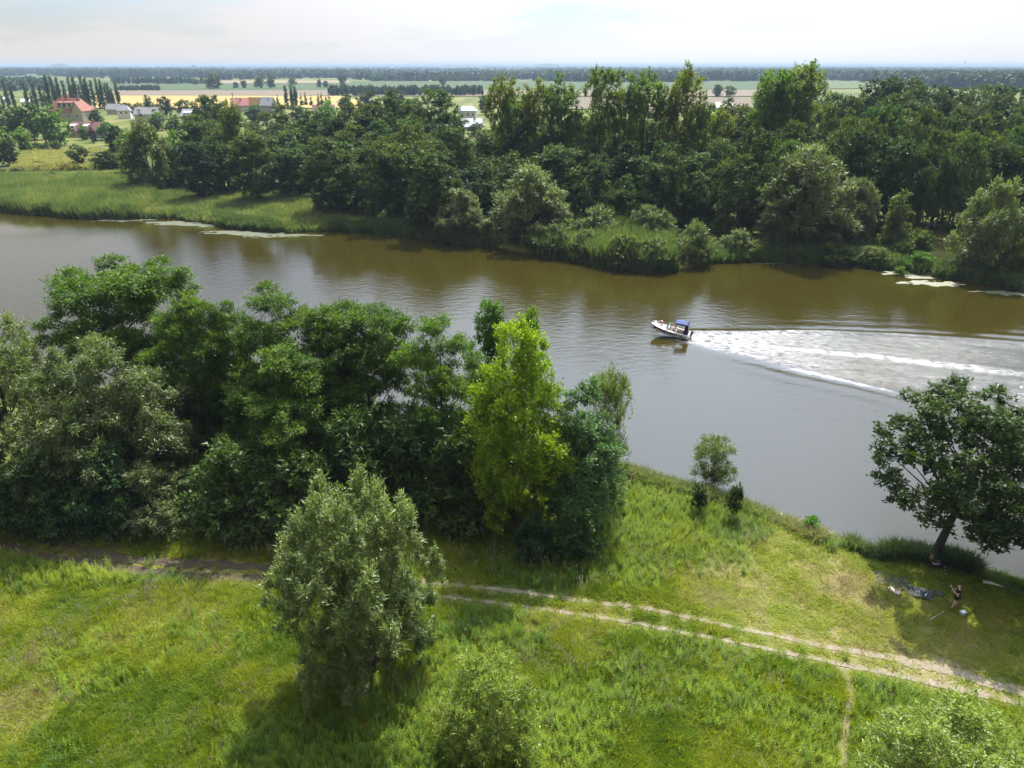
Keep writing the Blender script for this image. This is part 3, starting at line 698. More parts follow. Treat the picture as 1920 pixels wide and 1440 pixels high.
dome = lambda u: math.sqrt(max(0, 1 - (u * 1.02 - .02) ** 2)) if u > .25 else .80 + .2 * (u / .25)
ball = lambda u: math.sqrt(max(0.02, 1 - (2 * u - .95) ** 2 / 1.15))
oval = lambda u: max(.05, math.sin(math.pi * min(1, (u * .88 + .10))) ** .8)
fan = lambda u: .42 + .58 * math.sin(math.pi * min(1, u * .85 + .08)) if u < .9 else .55
colu = lambda u: .7 * (1 - u) ** .35 * min(1, .55 + u * 1.5) + .1
cone = lambda u: max(.03, 1 - u) ** .9
umbr = lambda u: .55 + .45 * min(1, u * 1.6) if u < .8 else .85
K = {  # H, R nominal metres; leaf in metres
 'willow':  dict(H=11, R=4.6, base=.03, prof=lambda u: float(np.interp(u, [0,.12,.45,.72,.9,1], [.72,.86,1,.86,.66,.42])), n=60, lobe=.20, asp=1.9, gap=1.08, leaf=(.21,.07), lai=.66, mat='willow', tips=20, tipup=.75, dup=.10, dout=.7, nup=.8, stems=3, fuzz=.10, bark=BARK),
 'willowbig': dict(H=12, R=7, base=.06, prof=dome, n=66, lobe=.20, asp=1.15, gap=1.0, leaf=(.23,.08), lai=.72, mat='willow', tips=20, tipup=.4, dup=0, dout=.7, nup=.8, stems=3, fuzz=.11, bark=BARK_D),
 'locust':  dict(H=14, R=5.2, base=.05, prof=umbr, n=66, lobe=.25, asp=.55, gap=1.0, leaf=(.23,.085), lai=.76, mat='locust', tips=26, tipup=.2, dout=.7, dup=-.10, nup=1.2, fuzz=.13, sun_tint=.35, droop=.25, limbs=26, bark=BARK_D),
 'willowairy': dict(H=12, R=4, base=.25, prof=ball, n=44, lobe=.22, asp=1.15, gap=1.0, leaf=(.23,.075), lai=.52, mat='willow', tips=20, tipup=.4, nup=.8, stems=2, fuzz=.12, limbs=30, bark=BARK_D),
 'locusthazy': dict(H=11, R=3.4, base=.02, prof=lambda u: float(np.interp(u, [0,.3,.6,.85,1], [.75,1,.85,.5,.2])), n=58, lobe=.25, asp=.75, gap=1.0, leaf=(.23,.085), lai=.66, mat='locusthazy', tips=24, tipup=.3, dout=.8, nup=.9, fuzz=.13, sun_tint=.3, limbs=24, bark=BARK_D),
 'poplar':  dict(H=15.5, R=3.6, base=.05, prof=lambda u: max(.12, math.sin(math.pi * min(1, u * .72 + .22)) ** .7), n=80, lobe=.27, asp=1.4, gap=.9, leaf=(.20,.105), lai=.58, mat='poplar', tips=20, tipup=.7, dup=.5, dout=.5, nup=.3, fuzz=.12, limbs=28, sun_tint=.3),
 'oak':     dict(H=12.5, R=5.6, limbmin=.30, base=.30, prof=lambda u: .50 + .50 * math.sin(math.pi * min(1, u * .8 + .12)), n=150, lobe=.135, asp=.85, leaf=(.22,.14), lai=.66, mat='oak', tips=14, tipup=.2, dout=.5, nup=.6, fuzz=.14, gap=1.25, limbs=60, r0=.30, bark=BARK_D),
 'maple':   dict(H=13, R=3.0, base=.2, prof=ball, n=36, lobe=.34, asp=.9, leaf=(.25,.15), lai=.55, mat='bright', tips=18, nup=.8),
 'bushnear':dict(H=4.5, R=3.2, base=.02, prof=dome, n=40, lobe=.25, asp=1.1, gap=1.0, leaf=(.19,.07), lai=.50, mat='willowlight', tips=18, tipup=.4, dup=.25, nup=.4, stems=4, trunk=.6),
 'thorn':   dict(H=4.5, R=3.2, base=.02, prof=dome, n=36, lobe=.28, asp=.7, leaf=(.24,.08), lai=.5, mat='hawthorn', tips=14, tipup=.3, dout=1.0, nup=.8, stems=3, trunk=.6),
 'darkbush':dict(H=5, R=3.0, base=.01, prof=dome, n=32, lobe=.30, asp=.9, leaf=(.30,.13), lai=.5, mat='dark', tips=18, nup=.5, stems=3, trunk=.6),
 'sapling': dict(H=3.2, R=1.1, base=.08, prof=oval, n=16, lobe=.40, asp=1.3, leaf=(.20,.12), lai=.5, mat='oak', tips=12, trunk=.8, r0=.05),
 'thinwillow': dict(H=4.6, R=1.7, base=.12, prof=ball, n=24, lobe=.34, asp=1.3, leaf=(.19,.045), lai=.34, mat='willow', tips=18, tipup=.6, dup=.4, dout=.8, stems=3, fuzz=.14, r0=.06, bark=BARK_D),
 'youngbush': dict(H=1.6, R=1.0, base=.02, prof=dome, n=14, lobe=.36, asp=1.0, leaf=(.20,.08), lai=.55, mat='bright', tips=12, tipup=.6, dup=.4, stems=2, trunk=.5, r0=.03),
 # far bank
 'woodtree': dict(H=21, R=7.0, base=.12, prof=lambda u: .62 + .38 * math.sin(math.pi * min(1, u * .8 + .12)) if u < .93 else .5, n=58, lobe=.25, asp=.85, leaf=(.55,.34), lai=.58, mat='wood', tips=14, nup=.9, fuzz=.13, limbs=20, r0=.35, bark=BARK_D),
 'oakfar':  dict(H=22, R=8.0, base=.14, prof=ball, n=64, lobe=.22, asp=.72, leaf=(.55,.34), lai=.60, mat='wood', tips=14, nup=1.0, fuzz=.13, limbs=20, r0=.4, bark=BARK_D),
 'ivied':   dict(H=30, R=4.6, base=.10, prof=lambda u: .50 + .12 * math.sin(u * 9) if u < .45 else (.50 + .50 * math.sin(math.pi * min(1, (u - .45) / .55 * .8 + .1)) if u < .86 else .42), n=56, lobe=.26, asp=1.5, leaf=(.46,.28), lai=.56, mat='ivy', tips=11, tipup=.4, nup=.5, dup=.2, fuzz=.15, gap=.95, limbs=30, r0=.42, limbup=1.5, bark=BARK_D),
 'willowfar': dict(H=11, R=6.0, base=.03, prof=dome, n=52, lobe=.24, asp=1.0, leaf=(.46,.17), lai=.60, mat='willowfar', tips=16, tipup=.4, dup=0, nup=1.0, stems=3, bark=BARK_D),
 'birch':   dict(H=17, R=5.0, base=.03, prof=lambda u: (.80 + .2 * math.sin(math.pi * u)) * (1 if u < .5 else max(.2, 1 - (u - .5) * 1.35)), n=60, lobe=.26, asp=1.5, leaf=(.50,.20), lai=.55, mat='birch', tips=14, dup=-.5, dout=.4, nup=.2, droop=.8, stems=2, bark=plain("birch_bark", (.45,.43,.40), .8, .4, 5)),
 'brightfar': dict(H=14, R=4.2, base=.05, prof=lambda u: .9 if u < .35 else max(.12, .9 - (u - .35) * 1.15), n=44, lobe=.28, asp=1.1, leaf=(.48,.26), lai=.55, mat='bright', tips=14, nup=.8),
 'bushfar': dict(H=4.5, R=4.0, base=.01, prof=dome, n=30, lobe=.29, asp=.8, leaf=(.44,.19), lai=.58, mat='birch', tips=14, nup=.7, stems=2, trunk=.5),
 'silverfar': dict(H=4.5, R=4.0, base=.01, prof=dome, n=30, lobe=.29, asp=.8, leaf=(.44,.17), lai=.58, mat='hawthorn', tips=12, nup=.7, dout=1, stems=2, trunk=.5),
 'spirefar': dict(H=11, R=3.0, base=.02, prof=lambda u: max(.1, (1 - u) ** .6), n=40, lobe=.30, asp=1.0, leaf=(.46,.24), lai=.52, mat='birch', tips=14, nup=.9),
 'columnfar': dict(H=10, R=2.4, base=.02, prof=lambda u: .9 if u < .7 else .9 - (u - .7) * 1.6, n=36, lobe=.36, asp=1.2, leaf=(.44,.22), lai=.55, mat='birch', tips=14, nup=.7),
 # village and beyond
 'lombardy': dict(H=26, R=2.6, base=.03, prof=colu, n=34, lobe=.50, asp=2.2, leaf=(1.3,.62), lai=.55, mat='dark', tips=12, tipup=.8, dup=.7, nup=.2, limbs=6),
 'village': dict(H=13, R=5.0, base=.08, prof=ball, n=26, lobe=.33, asp=.9, leaf=(1.15,.72), lai=.60, mat='wood', tips=10, nup=.9, limbs=6),
 'villagebright': dict(H=13, R=5.0, base=.03, prof=oval, n=26, lobe=.33, asp=1.1, leaf=(1.1,.7), lai=.60, mat='bright', tips=10, nup=.9, limbs=6),
 'purple':  dict(H=13, R=5.0, base=.05, prof=oval, n=22, lobe=.33, asp=1.0, leaf=(.8,.5), lai=.60, mat='purple', tips=10, nup=.9, limbs=6),
 'spruce':  dict(H=14, R=3.2, base=.03, prof=cone, n=30, lobe=.34, asp=.8, leaf=(1.1,.4), lai=.62, mat='conifer', tips=10, dup=-.2, dout=1, nup=.8, limbs=4),
 'fieldtree': dict(H=14, R=7.5, base=.05, prof=ball, n=24, lobe=.33, asp=.8, leaf=(2.2,1.5), lai=.62, mat='wood', tips=9, nup=.9, limbs=4),
}
_cache = {}
NVAR = {'woodtree': 4, 'oakfar': 3, 'ivied': 4, 'willowfar': 3, 'birch': 2, 'bushfar': 3, 'silverfar': 2, 'lombardy': 3, 'village': 3, 'villagebright': 2, 'fieldtree': 2, 'locust': 3, 'darkbush': 2, 'willow': 2, 'spruce': 2}
def tree_mesh(kind, var):
    key = (kind, var % NVAR.get(kind, 1))
    if key not in _cache:
        k = dict(K[kind]); k['mat'] = LM[k['mat']]
        rng = np.random.default_rng(abs(hash_str(kind)) % 100000 + key[1] * 31)
        if kind == 'locust': k['prof'] = (umbr, ball, oval)[key[1]]
        cr, C, Sz = make_crown(k, rng)
        tk = make_trunk(k, C, Sz, rng)
        cr.name = kind + "_crown"; tk.name = kind + "_trunk"
        _cache[key] = (cr, tk)
    return _cache[key]
def hash_str(s):
    h = 7
    for c in s: h = (h * 31 + ord(c)) % 1000003
    return h

def tree(kind, name, label, px, py, top, hw, cat='tree', group=None, var=0, rz=None, lean=0.0, lean_y=0.0):
    """a tree whose foot the photo shows (or hides) at px, py and whose top reaches the row top"""
    p, t = gpt(px, py)
    H = height_at(p, top); R = hw / FPX * t
    return tree_at(kind, name, label, p, H, R, cat, group, var, rz, lean, lean_y)
def tree_at(kind, name, label, p, H, R, cat='tree', group=None, var=0, rz=None, lean=0.0, lean_y=0.0):
    k = K[kind]
    root = empty(name, p, label, cat, group)
    rz = random.uniform(0, 6.28) if rz is None else rz
    root.scale = (R / k['R'], R / k['R'], H / k['H'])
    root.rotation_euler = (lean_y, lean, rz) if not lean and not lean_y else (lean_y, lean, 0)
    cr, tk = tree_mesh(kind, var)
    link("trunk", tk, root, rot=(0, 0, rz if (lean or lean_y) else 0)); link("crown", cr, root, rot=(0, 0, rz if (lean or lean_y) else 0))
    return root

# --- near bank
T = tree
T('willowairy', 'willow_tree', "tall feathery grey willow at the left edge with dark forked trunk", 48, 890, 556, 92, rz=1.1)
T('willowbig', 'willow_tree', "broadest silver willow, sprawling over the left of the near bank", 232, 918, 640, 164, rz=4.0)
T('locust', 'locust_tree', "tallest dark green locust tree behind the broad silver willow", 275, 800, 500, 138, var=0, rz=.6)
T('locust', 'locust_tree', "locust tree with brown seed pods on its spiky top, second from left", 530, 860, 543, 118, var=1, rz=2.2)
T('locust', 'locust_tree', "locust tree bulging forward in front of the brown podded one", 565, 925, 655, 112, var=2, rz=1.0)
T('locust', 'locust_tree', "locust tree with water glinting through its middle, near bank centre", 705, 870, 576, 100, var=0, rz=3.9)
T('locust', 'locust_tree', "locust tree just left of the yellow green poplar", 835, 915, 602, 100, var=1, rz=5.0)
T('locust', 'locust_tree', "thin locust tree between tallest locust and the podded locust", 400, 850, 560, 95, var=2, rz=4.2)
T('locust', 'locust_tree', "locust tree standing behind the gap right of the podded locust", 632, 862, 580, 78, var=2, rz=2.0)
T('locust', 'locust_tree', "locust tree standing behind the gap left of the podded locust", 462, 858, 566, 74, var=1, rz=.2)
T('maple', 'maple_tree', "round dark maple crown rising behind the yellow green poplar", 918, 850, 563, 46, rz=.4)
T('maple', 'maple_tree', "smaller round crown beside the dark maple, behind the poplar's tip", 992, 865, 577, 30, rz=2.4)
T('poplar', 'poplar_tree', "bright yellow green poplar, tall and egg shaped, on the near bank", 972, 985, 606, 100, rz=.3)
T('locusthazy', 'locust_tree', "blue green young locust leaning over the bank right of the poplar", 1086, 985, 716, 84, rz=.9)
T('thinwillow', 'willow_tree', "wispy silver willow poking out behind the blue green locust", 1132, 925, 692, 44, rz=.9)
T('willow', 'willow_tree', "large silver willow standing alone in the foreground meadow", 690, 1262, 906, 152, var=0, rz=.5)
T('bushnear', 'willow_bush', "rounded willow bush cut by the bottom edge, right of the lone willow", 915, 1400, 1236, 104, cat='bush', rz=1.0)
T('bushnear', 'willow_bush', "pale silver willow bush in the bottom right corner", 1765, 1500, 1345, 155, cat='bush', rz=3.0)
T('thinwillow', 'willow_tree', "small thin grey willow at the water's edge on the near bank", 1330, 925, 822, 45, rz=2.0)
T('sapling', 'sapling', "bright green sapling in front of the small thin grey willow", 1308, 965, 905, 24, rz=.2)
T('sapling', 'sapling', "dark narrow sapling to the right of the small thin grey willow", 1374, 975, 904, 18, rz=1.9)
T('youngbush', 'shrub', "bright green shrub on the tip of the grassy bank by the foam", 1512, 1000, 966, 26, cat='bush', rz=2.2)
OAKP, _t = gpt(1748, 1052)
tree_at('oak', 'oak_tree', "dark open crowned oak leaning over the water at the right", OAKP, height_at(OAKP, 727) * .945, 6.4, lean=.13, rz=.0)
p_, t_ = gpt(2065, 1105)
tree_at('oak', 'oak_tree', "oak beyond the right edge whose branches hang into the frame", p_, 12.5, 6.4, rz=2.3)
# undergrowth below the locusts
T('thorn', 'hawthorn_bush', "pale feathery hawthorn bush at the foot of the broad silver willow", 305, 985, 868, 82, cat='bush', rz=.1)
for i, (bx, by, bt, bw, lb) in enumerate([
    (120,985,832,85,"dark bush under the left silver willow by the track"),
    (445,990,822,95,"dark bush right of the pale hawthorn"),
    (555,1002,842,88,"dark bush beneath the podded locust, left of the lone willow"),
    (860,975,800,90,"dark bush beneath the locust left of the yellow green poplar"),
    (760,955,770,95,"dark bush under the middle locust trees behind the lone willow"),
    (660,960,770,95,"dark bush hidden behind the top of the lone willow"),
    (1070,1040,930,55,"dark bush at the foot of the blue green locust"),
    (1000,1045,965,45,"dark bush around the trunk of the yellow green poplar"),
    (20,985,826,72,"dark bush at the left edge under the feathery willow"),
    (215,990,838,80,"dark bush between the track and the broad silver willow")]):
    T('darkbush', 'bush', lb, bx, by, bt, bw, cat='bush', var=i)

# --- far bank, in front of the wood
FR = "willows along the far bank"
T('birch', 'birch_tree', "weeping birch standing alone in the reeds of the far bank", 288, 358, 226, 48, var=0, rz=1)
T('birch', 'birch_tree', "lower weeping birch leaning against the lone birch in the reeds", 322, 352, 266, 22, var=1, rz=2)
T('birch', 'birch_tree', "tall weeping birch before the dark wood, left part of the far bank", 452, 352, 190, 42, var=1, rz=.4)
T('birch', 'birch_tree', "short weeping birch at the right of the tall weeping birch", 490, 355, 252, 29, var=0, rz=3.3)
T('brightfar', 'alder_tree', "bright green pointed alder before the wood, right of the birches", 542, 346, 248, 33, rz=.6)
T('bushfar', 'bush', "round green bush on the sunny far meadow before the dark wood", 578, 356, 312, 29, cat='bush', var=0)
T('willowfar', 'willow_tree', "silver willow, left of a pair standing on the far meadow", 672, 402, 306, 47, group=FR, var=0)
T('willowfar', 'willow_tree', "silver willow, right of a pair standing on the far meadow", 738, 390, 298, 42, group=FR, var=1)
T('silverfar', 'shrub', "small pale willow shrub alone in the far meadow", 600, 402, 371, 15, cat='bush', var=0)
T('silverfar', 'shrub', "low pale bush at the feet of the paired silver willows", 738, 412, 384, 26, cat='bush', var=1)
T('willowfar', 'willow_tree', "leaning willow hanging over the water with light under its crown", 862, 448, 354, 52, group=FR, var=2)
T('willowfar', 'willow_tree', "wide yellowish willow mound on the far bank left of the reed bed", 992, 452, 312, 78, group=FR, var=0)
T('silverfar', 'bush', "long low silvery bush behind the far reed bed, left half", 1112, 456, 384, 58, cat='bush', var=0)
T('silverfar', 'bush', "long low silvery bush behind the far reed bed, right half", 1216, 458, 386, 56, cat='bush', var=1)
T('bushfar', 'bush', "broad olive bush rising above the reed bed bushes", 1262, 425, 334, 46, cat='bush', var=1)
T('bushfar', 'bush', "dark olive bush left of the broad olive one, below the poplars", 1158, 420, 336, 42, cat='bush', var=2)
T('silverfar', 'bush', "leafy grey bush at the right end of the far reed bed", 1292, 490, 414, 46, cat='bush', var=0)
T('silverfar', 'bush', "silvery bush in the front left of the far reed bed", 1040, 474, 420, 42, cat='bush', var=1)
T('silverfar', 'bush', "silvery bush in the middle of the far reed bed", 1100, 484, 430, 40, cat='bush', var=0)
T('bushfar', 'bush', "yellowish bush in the right half of the far reed bed", 1168, 494, 438, 40, cat='bush', var=0)
T('silverfar', 'bush', "silvery bush above the bright tussock at the far waterline", 1226, 501, 444, 36, cat='bush', var=1)
T('bushfar', 'bush', "olive bush behind the yellow green shrub by the duckweed", 1712, 482, 430, 36, cat='bush', var=1)
T('silverfar', 'bush', "pale bush filling the gap beneath the pillar shaped trees", 1378, 474, 428, 38, cat='bush', var=0)
T('bushfar', 'bush', "dark bush in the shade right of the cone shaped tree", 1690, 488, 452, 26, cat='bush', var=2)
T('silverfar', 'bush', "silvery bush at the waterline right of the wide yellowish willow", 1070, 462, 412, 30, cat='bush', var=1)
T('silverfar', 'bush', "pale bush between the leaning willow and the wide yellowish willow", 918, 452, 408, 28, cat='bush', var=0)
T('bushfar', 'bush', "olive bush on the bank left of the leaning willow", 795, 436, 396, 28, cat='bush', var=0)
T('columnfar', 'tree', "rounded pillar shaped tree on the far bank beside the big willow", 1354, 452, 356, 27, var=0)
T('columnfar', 'tree', "thin pillar shaped tree between rounded pillar and the big willow", 1391, 446, 344, 18, var=0, rz=2)
T('willowfar', 'willow_tree', "biggest silver willow of the far bank, wide domed crown", 1496, 468, 274, 88, group=FR, var=1)
T('willowfar', 'willow_tree', "lower spreading willow at the right flank of the biggest willow", 1590, 462, 334, 52, group=FR, var=2)
T('spirefar', 'tree', "small cone shaped tree by the far water, right of the big willow", 1668, 474, 356, 33)
T('willowfar', 'willow_tree', "pale willow leaning right over the duckweed at the right", 1824, 518, 336, 64, group=FR, var=0, lean=.10)
T('bushfar', 'bush', "grey green bush at the right edge of the far bank", 1902, 522, 428, 38, cat='bush', var=0)
T('youngbush', 'shrub', "yellow green shrub glowing in sun beside the duckweed mats", 1716, 500, 470, 31, cat='bush')
T('bushfar', 'bush', "low bush at the waterline below the biggest far willow", 1560, 492, 455, 42, cat='bush', var=1)
T('bushfar', 'bush', "small bush at the waterline left of the biggest far willow's foot", 1418, 486, 452, 32, cat='bush', var=2)
T('bushfar', 'bush', "low bush at the waterline straight below the biggest willow's trunk", 1490, 490, 462, 32, cat='bush', var=0)
T('bushfar', 'bush', "dark low bush at the waterline left of the cone shaped tree", 1635, 492, 462, 34, cat='bush', var=1)
T('bushfar', 'bush', "bush on the small brush point that juts from the reed bed", 1180, 500, 440, 48, cat='bush', var=2)
# ivied poplars standing above the wood
PG = "tall poplars above the far wood"
for i, (bx, by, bt, bw, lb) in enumerate([
    (940,380,140,27,"leftmost tall poplar, slim with a forked top above the house gap"),
    (1008,385,148,30,"tall poplar with twin crown, left stem, second from left"),
    (1046,388,140,36,"tall poplar with twin crown, right stem, broader of the two"),
    (1120,388,126,34,"tall flat topped poplar, middle of the poplar row"),
    (1196,392,131,36,"tall poplar with a long bare trunk showing below its crown"),
    (1266,395,118,30,"tallest dark poplar reaching the horizon, two bare stems"),
    (1298,395,172,22,"shorter poplar leaning on the tallest poplar's right side"),
    (1404,385,128,38,"tall poplar leaning right, left of the wide topped one"),
    (1474,380,116,44,"wide topped tall poplar, rightmost of the poplar row"),
    (1085,385,210,34,"lower poplar filling the gap left of the flat topped poplar"),
    (972,382,168,30,"lower poplar between the leftmost poplar and the twin crown"),
    (1160,390,168,28,"lower poplar tucked between the flat topped and bare stemmed poplars"),
    (1236,392,162,24,"lower poplar just left of the tallest dark poplar"),
    (1440,384,138,34,"poplar filling the gap between the right leaning and wide topped ones"),
    (1335,380,192,26,"lower thin poplar in the gap before the white shed")]):
    T('ivied', 'poplar_tree', lb, bx, by, bt, bw * 1.06, group=PG, var=i, lean=(.08 if i == 7 else 0.0))
# trees one can pick out in the wood
for (kd, bx, by, bt, bw, lb, v) in [
    ('oakfar',1664,372,205,72,"oak with a bright green rounded crown, middle of the right wood",0),
    ('oakfar',1790,372,248,70,"olive crowned oak below and right of the bright green oak",1),
    ('woodtree',1640,310,146,58,"broad dark tree topping the right wood, left of its skyline",0),
    ('woodtree',1712,305,147,52,"broad dark tree topping the right wood, highest of its skyline",1),
    ('woodtree',1775,310,164,50,"broad dark tree topping the right wood beyond the bright oak",2),
    ('woodtree',1885,318,182,56,"yellowish tree at the right edge of the far wood",3),
    ('woodtree',1840,300,158,52,"dark tree on the right wood's skyline near the right edge",0),
    ('woodtree',1560,330,190,50,"dark tree beside the wide topped poplar on its right",1),
    ('woodtree',820,325,168,56,"grey green tree on the skyline left of the white house",2),
    ('woodtree',752,330,172,50,"grey green tree on the skyline, left of the one by the white house",3),
    ('woodtree',690,335,192,48,"grey green tree standing left in the middle of the wood",0),
    ('woodtree',610,340,205,52,"leafy tree at the left shoulder of the wood before the brown roof",1),
    ('oakfar',400,300,180,42,"dark round tree below the pink roofed house",2),
    ('oakfar',392,345,215,55,"dark round tree between the lone birch and the tall birch",0),
    ('oakfar',530,300,196,40,"dark round tree below the white gabled house",1),
    ('brightfar',340,345,245,26,"light green tree right behind the lone birch",0),
    ('willowfar',905,372,245,40,"pale tree at the near side of the white house",2),
    ('brightfar',700,372,290,28,"young bright tree inside the edge of the wood",0)]:
    T(kd, 'tree' if kd != 'oakfar' else 'oak_tree', lb, bx, by, bt, bw, var=v)
# the rest of the wood: nothing tells these apart
rw = random.Random(5)
LANDM = [(480, "between the lone birch and the tall birch"), (600, "behind the bright alder and the round bush"), (700, "behind the left one of the paired willows"), (800, "behind the right one of the paired willows"), (905, "around the white house gap"),
         (1010, "by the leftmost tall poplars"), (1120, "left of the flat topped poplar"), (1230, "around the bare stemmed poplar"), (1330, "around the tallest dark poplar"), (1420, "left of the biggest far willow"),
         (1520, "behind the crown of the biggest far willow"), (1620, "right of the biggest far willow"), (1720, "around the bright green oak"), (1830, "around the olive crowned oak"), (2100, "at the right edge of the frame")]
LSEEN = {}
ROWN = ["front row", "second row", "third row", "fourth row", "fifth row", "rearmost row"]
def wood_label(row, x):
    lb = "dark wood tree, %s, %s" % (ROWN[row], next(b for a, b in LANDM if x < a))
    LSEEN[lb] = LSEEN.get(lb, 0) + 1
    return lb if LSEEN[lb] == 1 else lb + (", right one" if LSEEN[lb] == 2 else ", rightmost one")
ORD = "leftmost second third fourth fifth sixth seventh eighth ninth tenth eleventh twelfth thirteenth fourteenth fifteenth sixteenth seventeenth eighteenth nineteenth twentieth twenty-first twenty-second twenty-third twenty-fourth".split()
SK = [(340,215),(430,215),(560,225),(600,210),(700,195),(780,182),(850,190),(870,250),(920,240),(960,196),(1340,196),(1400,178),(1520,178),(1580,158),(1700,148),(1790,160),(1920,165),(2010,160)]
skx, sky_ = np.array(SK, float).T
for row, (by, step, drop) in enumerate([(432,66,110),(415,58,85),(395,60,62),(372,58,40),(345,56,20),(318,60,6)]):
    x = 350 + row * 9 if row > 1 else 590
    while x < 1985:
        ok = True and not (row == 0 and x < 780) and not (row <= 1 and x < 640) and not (row == 2 and x < 560)
        if ok:
            tp = float(np.interp(x, skx, sky_)) + drop * .8 + rw.uniform(-10, 26)
            if 930 < x < 1350 and by < 350: tp = max(tp, 216 + rw.uniform(0, 14))
            if 850 < x < 925: tp = max(tp, 262)
            base_y = by + rw.uniform(-8, 8) + (14 if x > 1350 else 0) * (row < 3)
            T('oakfar' if rw.random() < .4 else 'woodtree', 'wood_tree', wood_label(row, x), x + rw.uniform(-14, 14), base_y, tp, rw.uniform(38, 56),
              group="broadleaf trees packed into the far wood", var=rw.randrange(8))
        x += step
# --- village side, left
for i, (bx, by, bt, bw, lb, kd) in enumerate([
    (25,262,196,34,"dark tree at the left edge below the poplar row","village"),
    (66,262,192,34,"dark tree in the left thicket, in front of the poplar row","village"),
    (108,272,197,31,"sunlit bright tree hiding the left end of the orange roofed villa","villagebright"),
    (12,290,236,22,"light green tree at the left edge above the dry meadow","villagebright"),
    (50,285,238,20,"light green tree above the dry meadow, second from left edge","villagebright"),
    (20,318,262,24,"dark round tree at the backwater, left edge","village"),
    (150,310,270,20,"grey willow at the right end of the dry meadow","village"),
    (205,322,282,32,"low grey green tree between dry meadow and the lone birch","village"),
    (245,300,240,22,"bright tree behind the lone birch, left of it","villagebright"),
    (200,262,222,20,"green tree before the white house with grey roof","villagebright"),
    (222,290,235,24,"dark leaved tree between maroon roof and the lone birch","village"),
    (296,245,204,20,"bright tree in front of the long grey roof","villagebright"),
    (330,258,214,24,"tree below the long grey roof","village"),
    (182,240,205,16,"tree at the right end of the orange roofed villa","village"),
    (262,225,192,14,"small tree before the wheat, left of the pair","village"),
    (282,215,178,14,"pointed tree at the wheat field's edge","village"),
    (312,218,180,16,"dark round tree at the wheat field's edge","village"),
    (346,220,186,17,"grey round tree at the wheat field's edge, right one","village"),
    (404,232,178,26,"big dark tree left of the pink roofed house","village"),
    (240,212,192,12,"low bush at the wheat field's left corner","village"),
    (160,262,232,12,"garden tree between the two red roofed houses","villagebright"),
    (100,340,318,10,"small bright shrub by the backwater","villagebright"),
    (70,282,266,12,"dark garden bush behind the dry meadow, left one","village"),
    (84,284,268,12,"dark garden bush behind the dry meadow, right one","village"),
    (106,284,262,14,"grey garden bush behind the dry meadow","village"),
    (75,318,302,14,"low bush on the backwater's far shore","village"),
    (390,262,205,30,"green tree left behind the tall weeping birch","village"),
    (360,300,240,26,"bright tree behind the light green one near the lone birch","villagebright"),
    (480,235,196,24,"dark tree below the white gable","village"),
    (560,232,196,22,"dark tree right of the white gable","village"),
    (620,245,190,26,"green tree right of the brown roof","villagebright"),
    (650,222,176,18,"hazy tree above the wood behind the brown roof","village"),
    (690,215,170,24,"hazy tree above the wood, middle of three","village"),
    (740,210,168,26,"hazy tree above the wood, right of three","village"),
    (910,215,178,16,"hazy tree right of the white house","village"),
    (893,268,229,19,"leafy tree hiding the right corner of the broad white roof","village"),
    (852,262,212,17,"leafy tree hiding the left side of the two storey white house","villagebright"),
    (1345,182,158,12,"hazy dark tree behind the white shed, left one","village"),
    (1368,184,160,13,"hazy dark tree behind the white shed, right one","village")]):
    T(kd, 'tree', lb, bx, by, bt, bw, cat='tree', var=i)
T('purple', 'plum_tree', "purple leaved tree before the maroon roofed house", 176, 268, 238, 11)
T('spruce', 'spruce_tree', "dark spruce between the white house and the long grey roof", 268, 245, 205, 11, var=0)
for i, (bx, bt, bw) in enumerate([(8,178,4),(19,149,6),(30,160,5),(55,153,6),(64,172,4),(72,155,6),(82,158,6),(90,170,5),(98,141,6),(107,142,6),(111,158,5),(118,144,6),(128,150,6),(140,144,6),(148,141,7),(155,158,5),(163,140,6),(171,145,7),(179,149,6),(190,145,6),(197,148,6),(204,155,6),(210,155,6),(216,165,5),(225,152,6)]):
    T('lombardy', 'lombardy_poplar', "slim dark poplar standing alone at the right end of the village row" if i == 24 else "slim dark poplar in the village row, %s%s" % (ORD[i], "" if i == 0 else " from the left"), bx, 203 + (i % 3) * 2, bt, bw, group="row of slim poplars behind the village", var=i)
for i, (bx, bt, bw, lb) in enumerate([(539,160,6,"slim poplar, left of the group beside the white gable"),(549,158,6,"slim poplar, middle of the group beside the white gable"),(556,160,6,"slim poplar, right of the group beside the white gable")]):
    T('lombardy', 'lombardy_poplar', lb, bx, 203, bt, bw, var=i)
for i, bx in enumerate([522,566,574,584,598,604,612,618]):
    T('spruce', 'spruce_tree', "small dark spruce of the hedge row right of the white gable, %s%s" % (ORD[i], "" if i == 0 else " from the left"), bx, 198 + i % 2, 178 - (i % 3) * 3, 5, group="spruces in the hedge row by the fields", var=i)
# field trees
for (bx, by, bt, bw, lb) in [(402,167,138,17,"big round lone tree in the green field"),(442,166,153,6,"small round tree in the field, left of the pair"),(458,166,150,7,"small round tree in the field, right of the pair"),
    (487,166,141,12,"large tree in the field right of the small pair"),(509,166,144,10,"tree in the field touching the large one's right side"),(549,160,146,10,"tree behind the slim poplars by the white gable"),
    (599,165,148,6,"pointed tree at the green field's far edge"),(611,165,151,7,"low round tree at the green field's far edge"),(642,158,141,11,"round tree at the left end of the distant hedge"),
    (643,165,156,7,"small bush below the round tree of the distant hedge"),(364,130,121.5,5,"lone tree sticking up on the left horizon"),(339,156,143,6,"small tree by the far green field"),
    (830,160,145,9,"hazy tree in the fields beyond the wood"),(900,150,138,9,"hazy tree in the fields, left of the poplars")]:
    T('fieldtree', 'field_tree', lb, bx, by, bt, bw, var=int(bx))

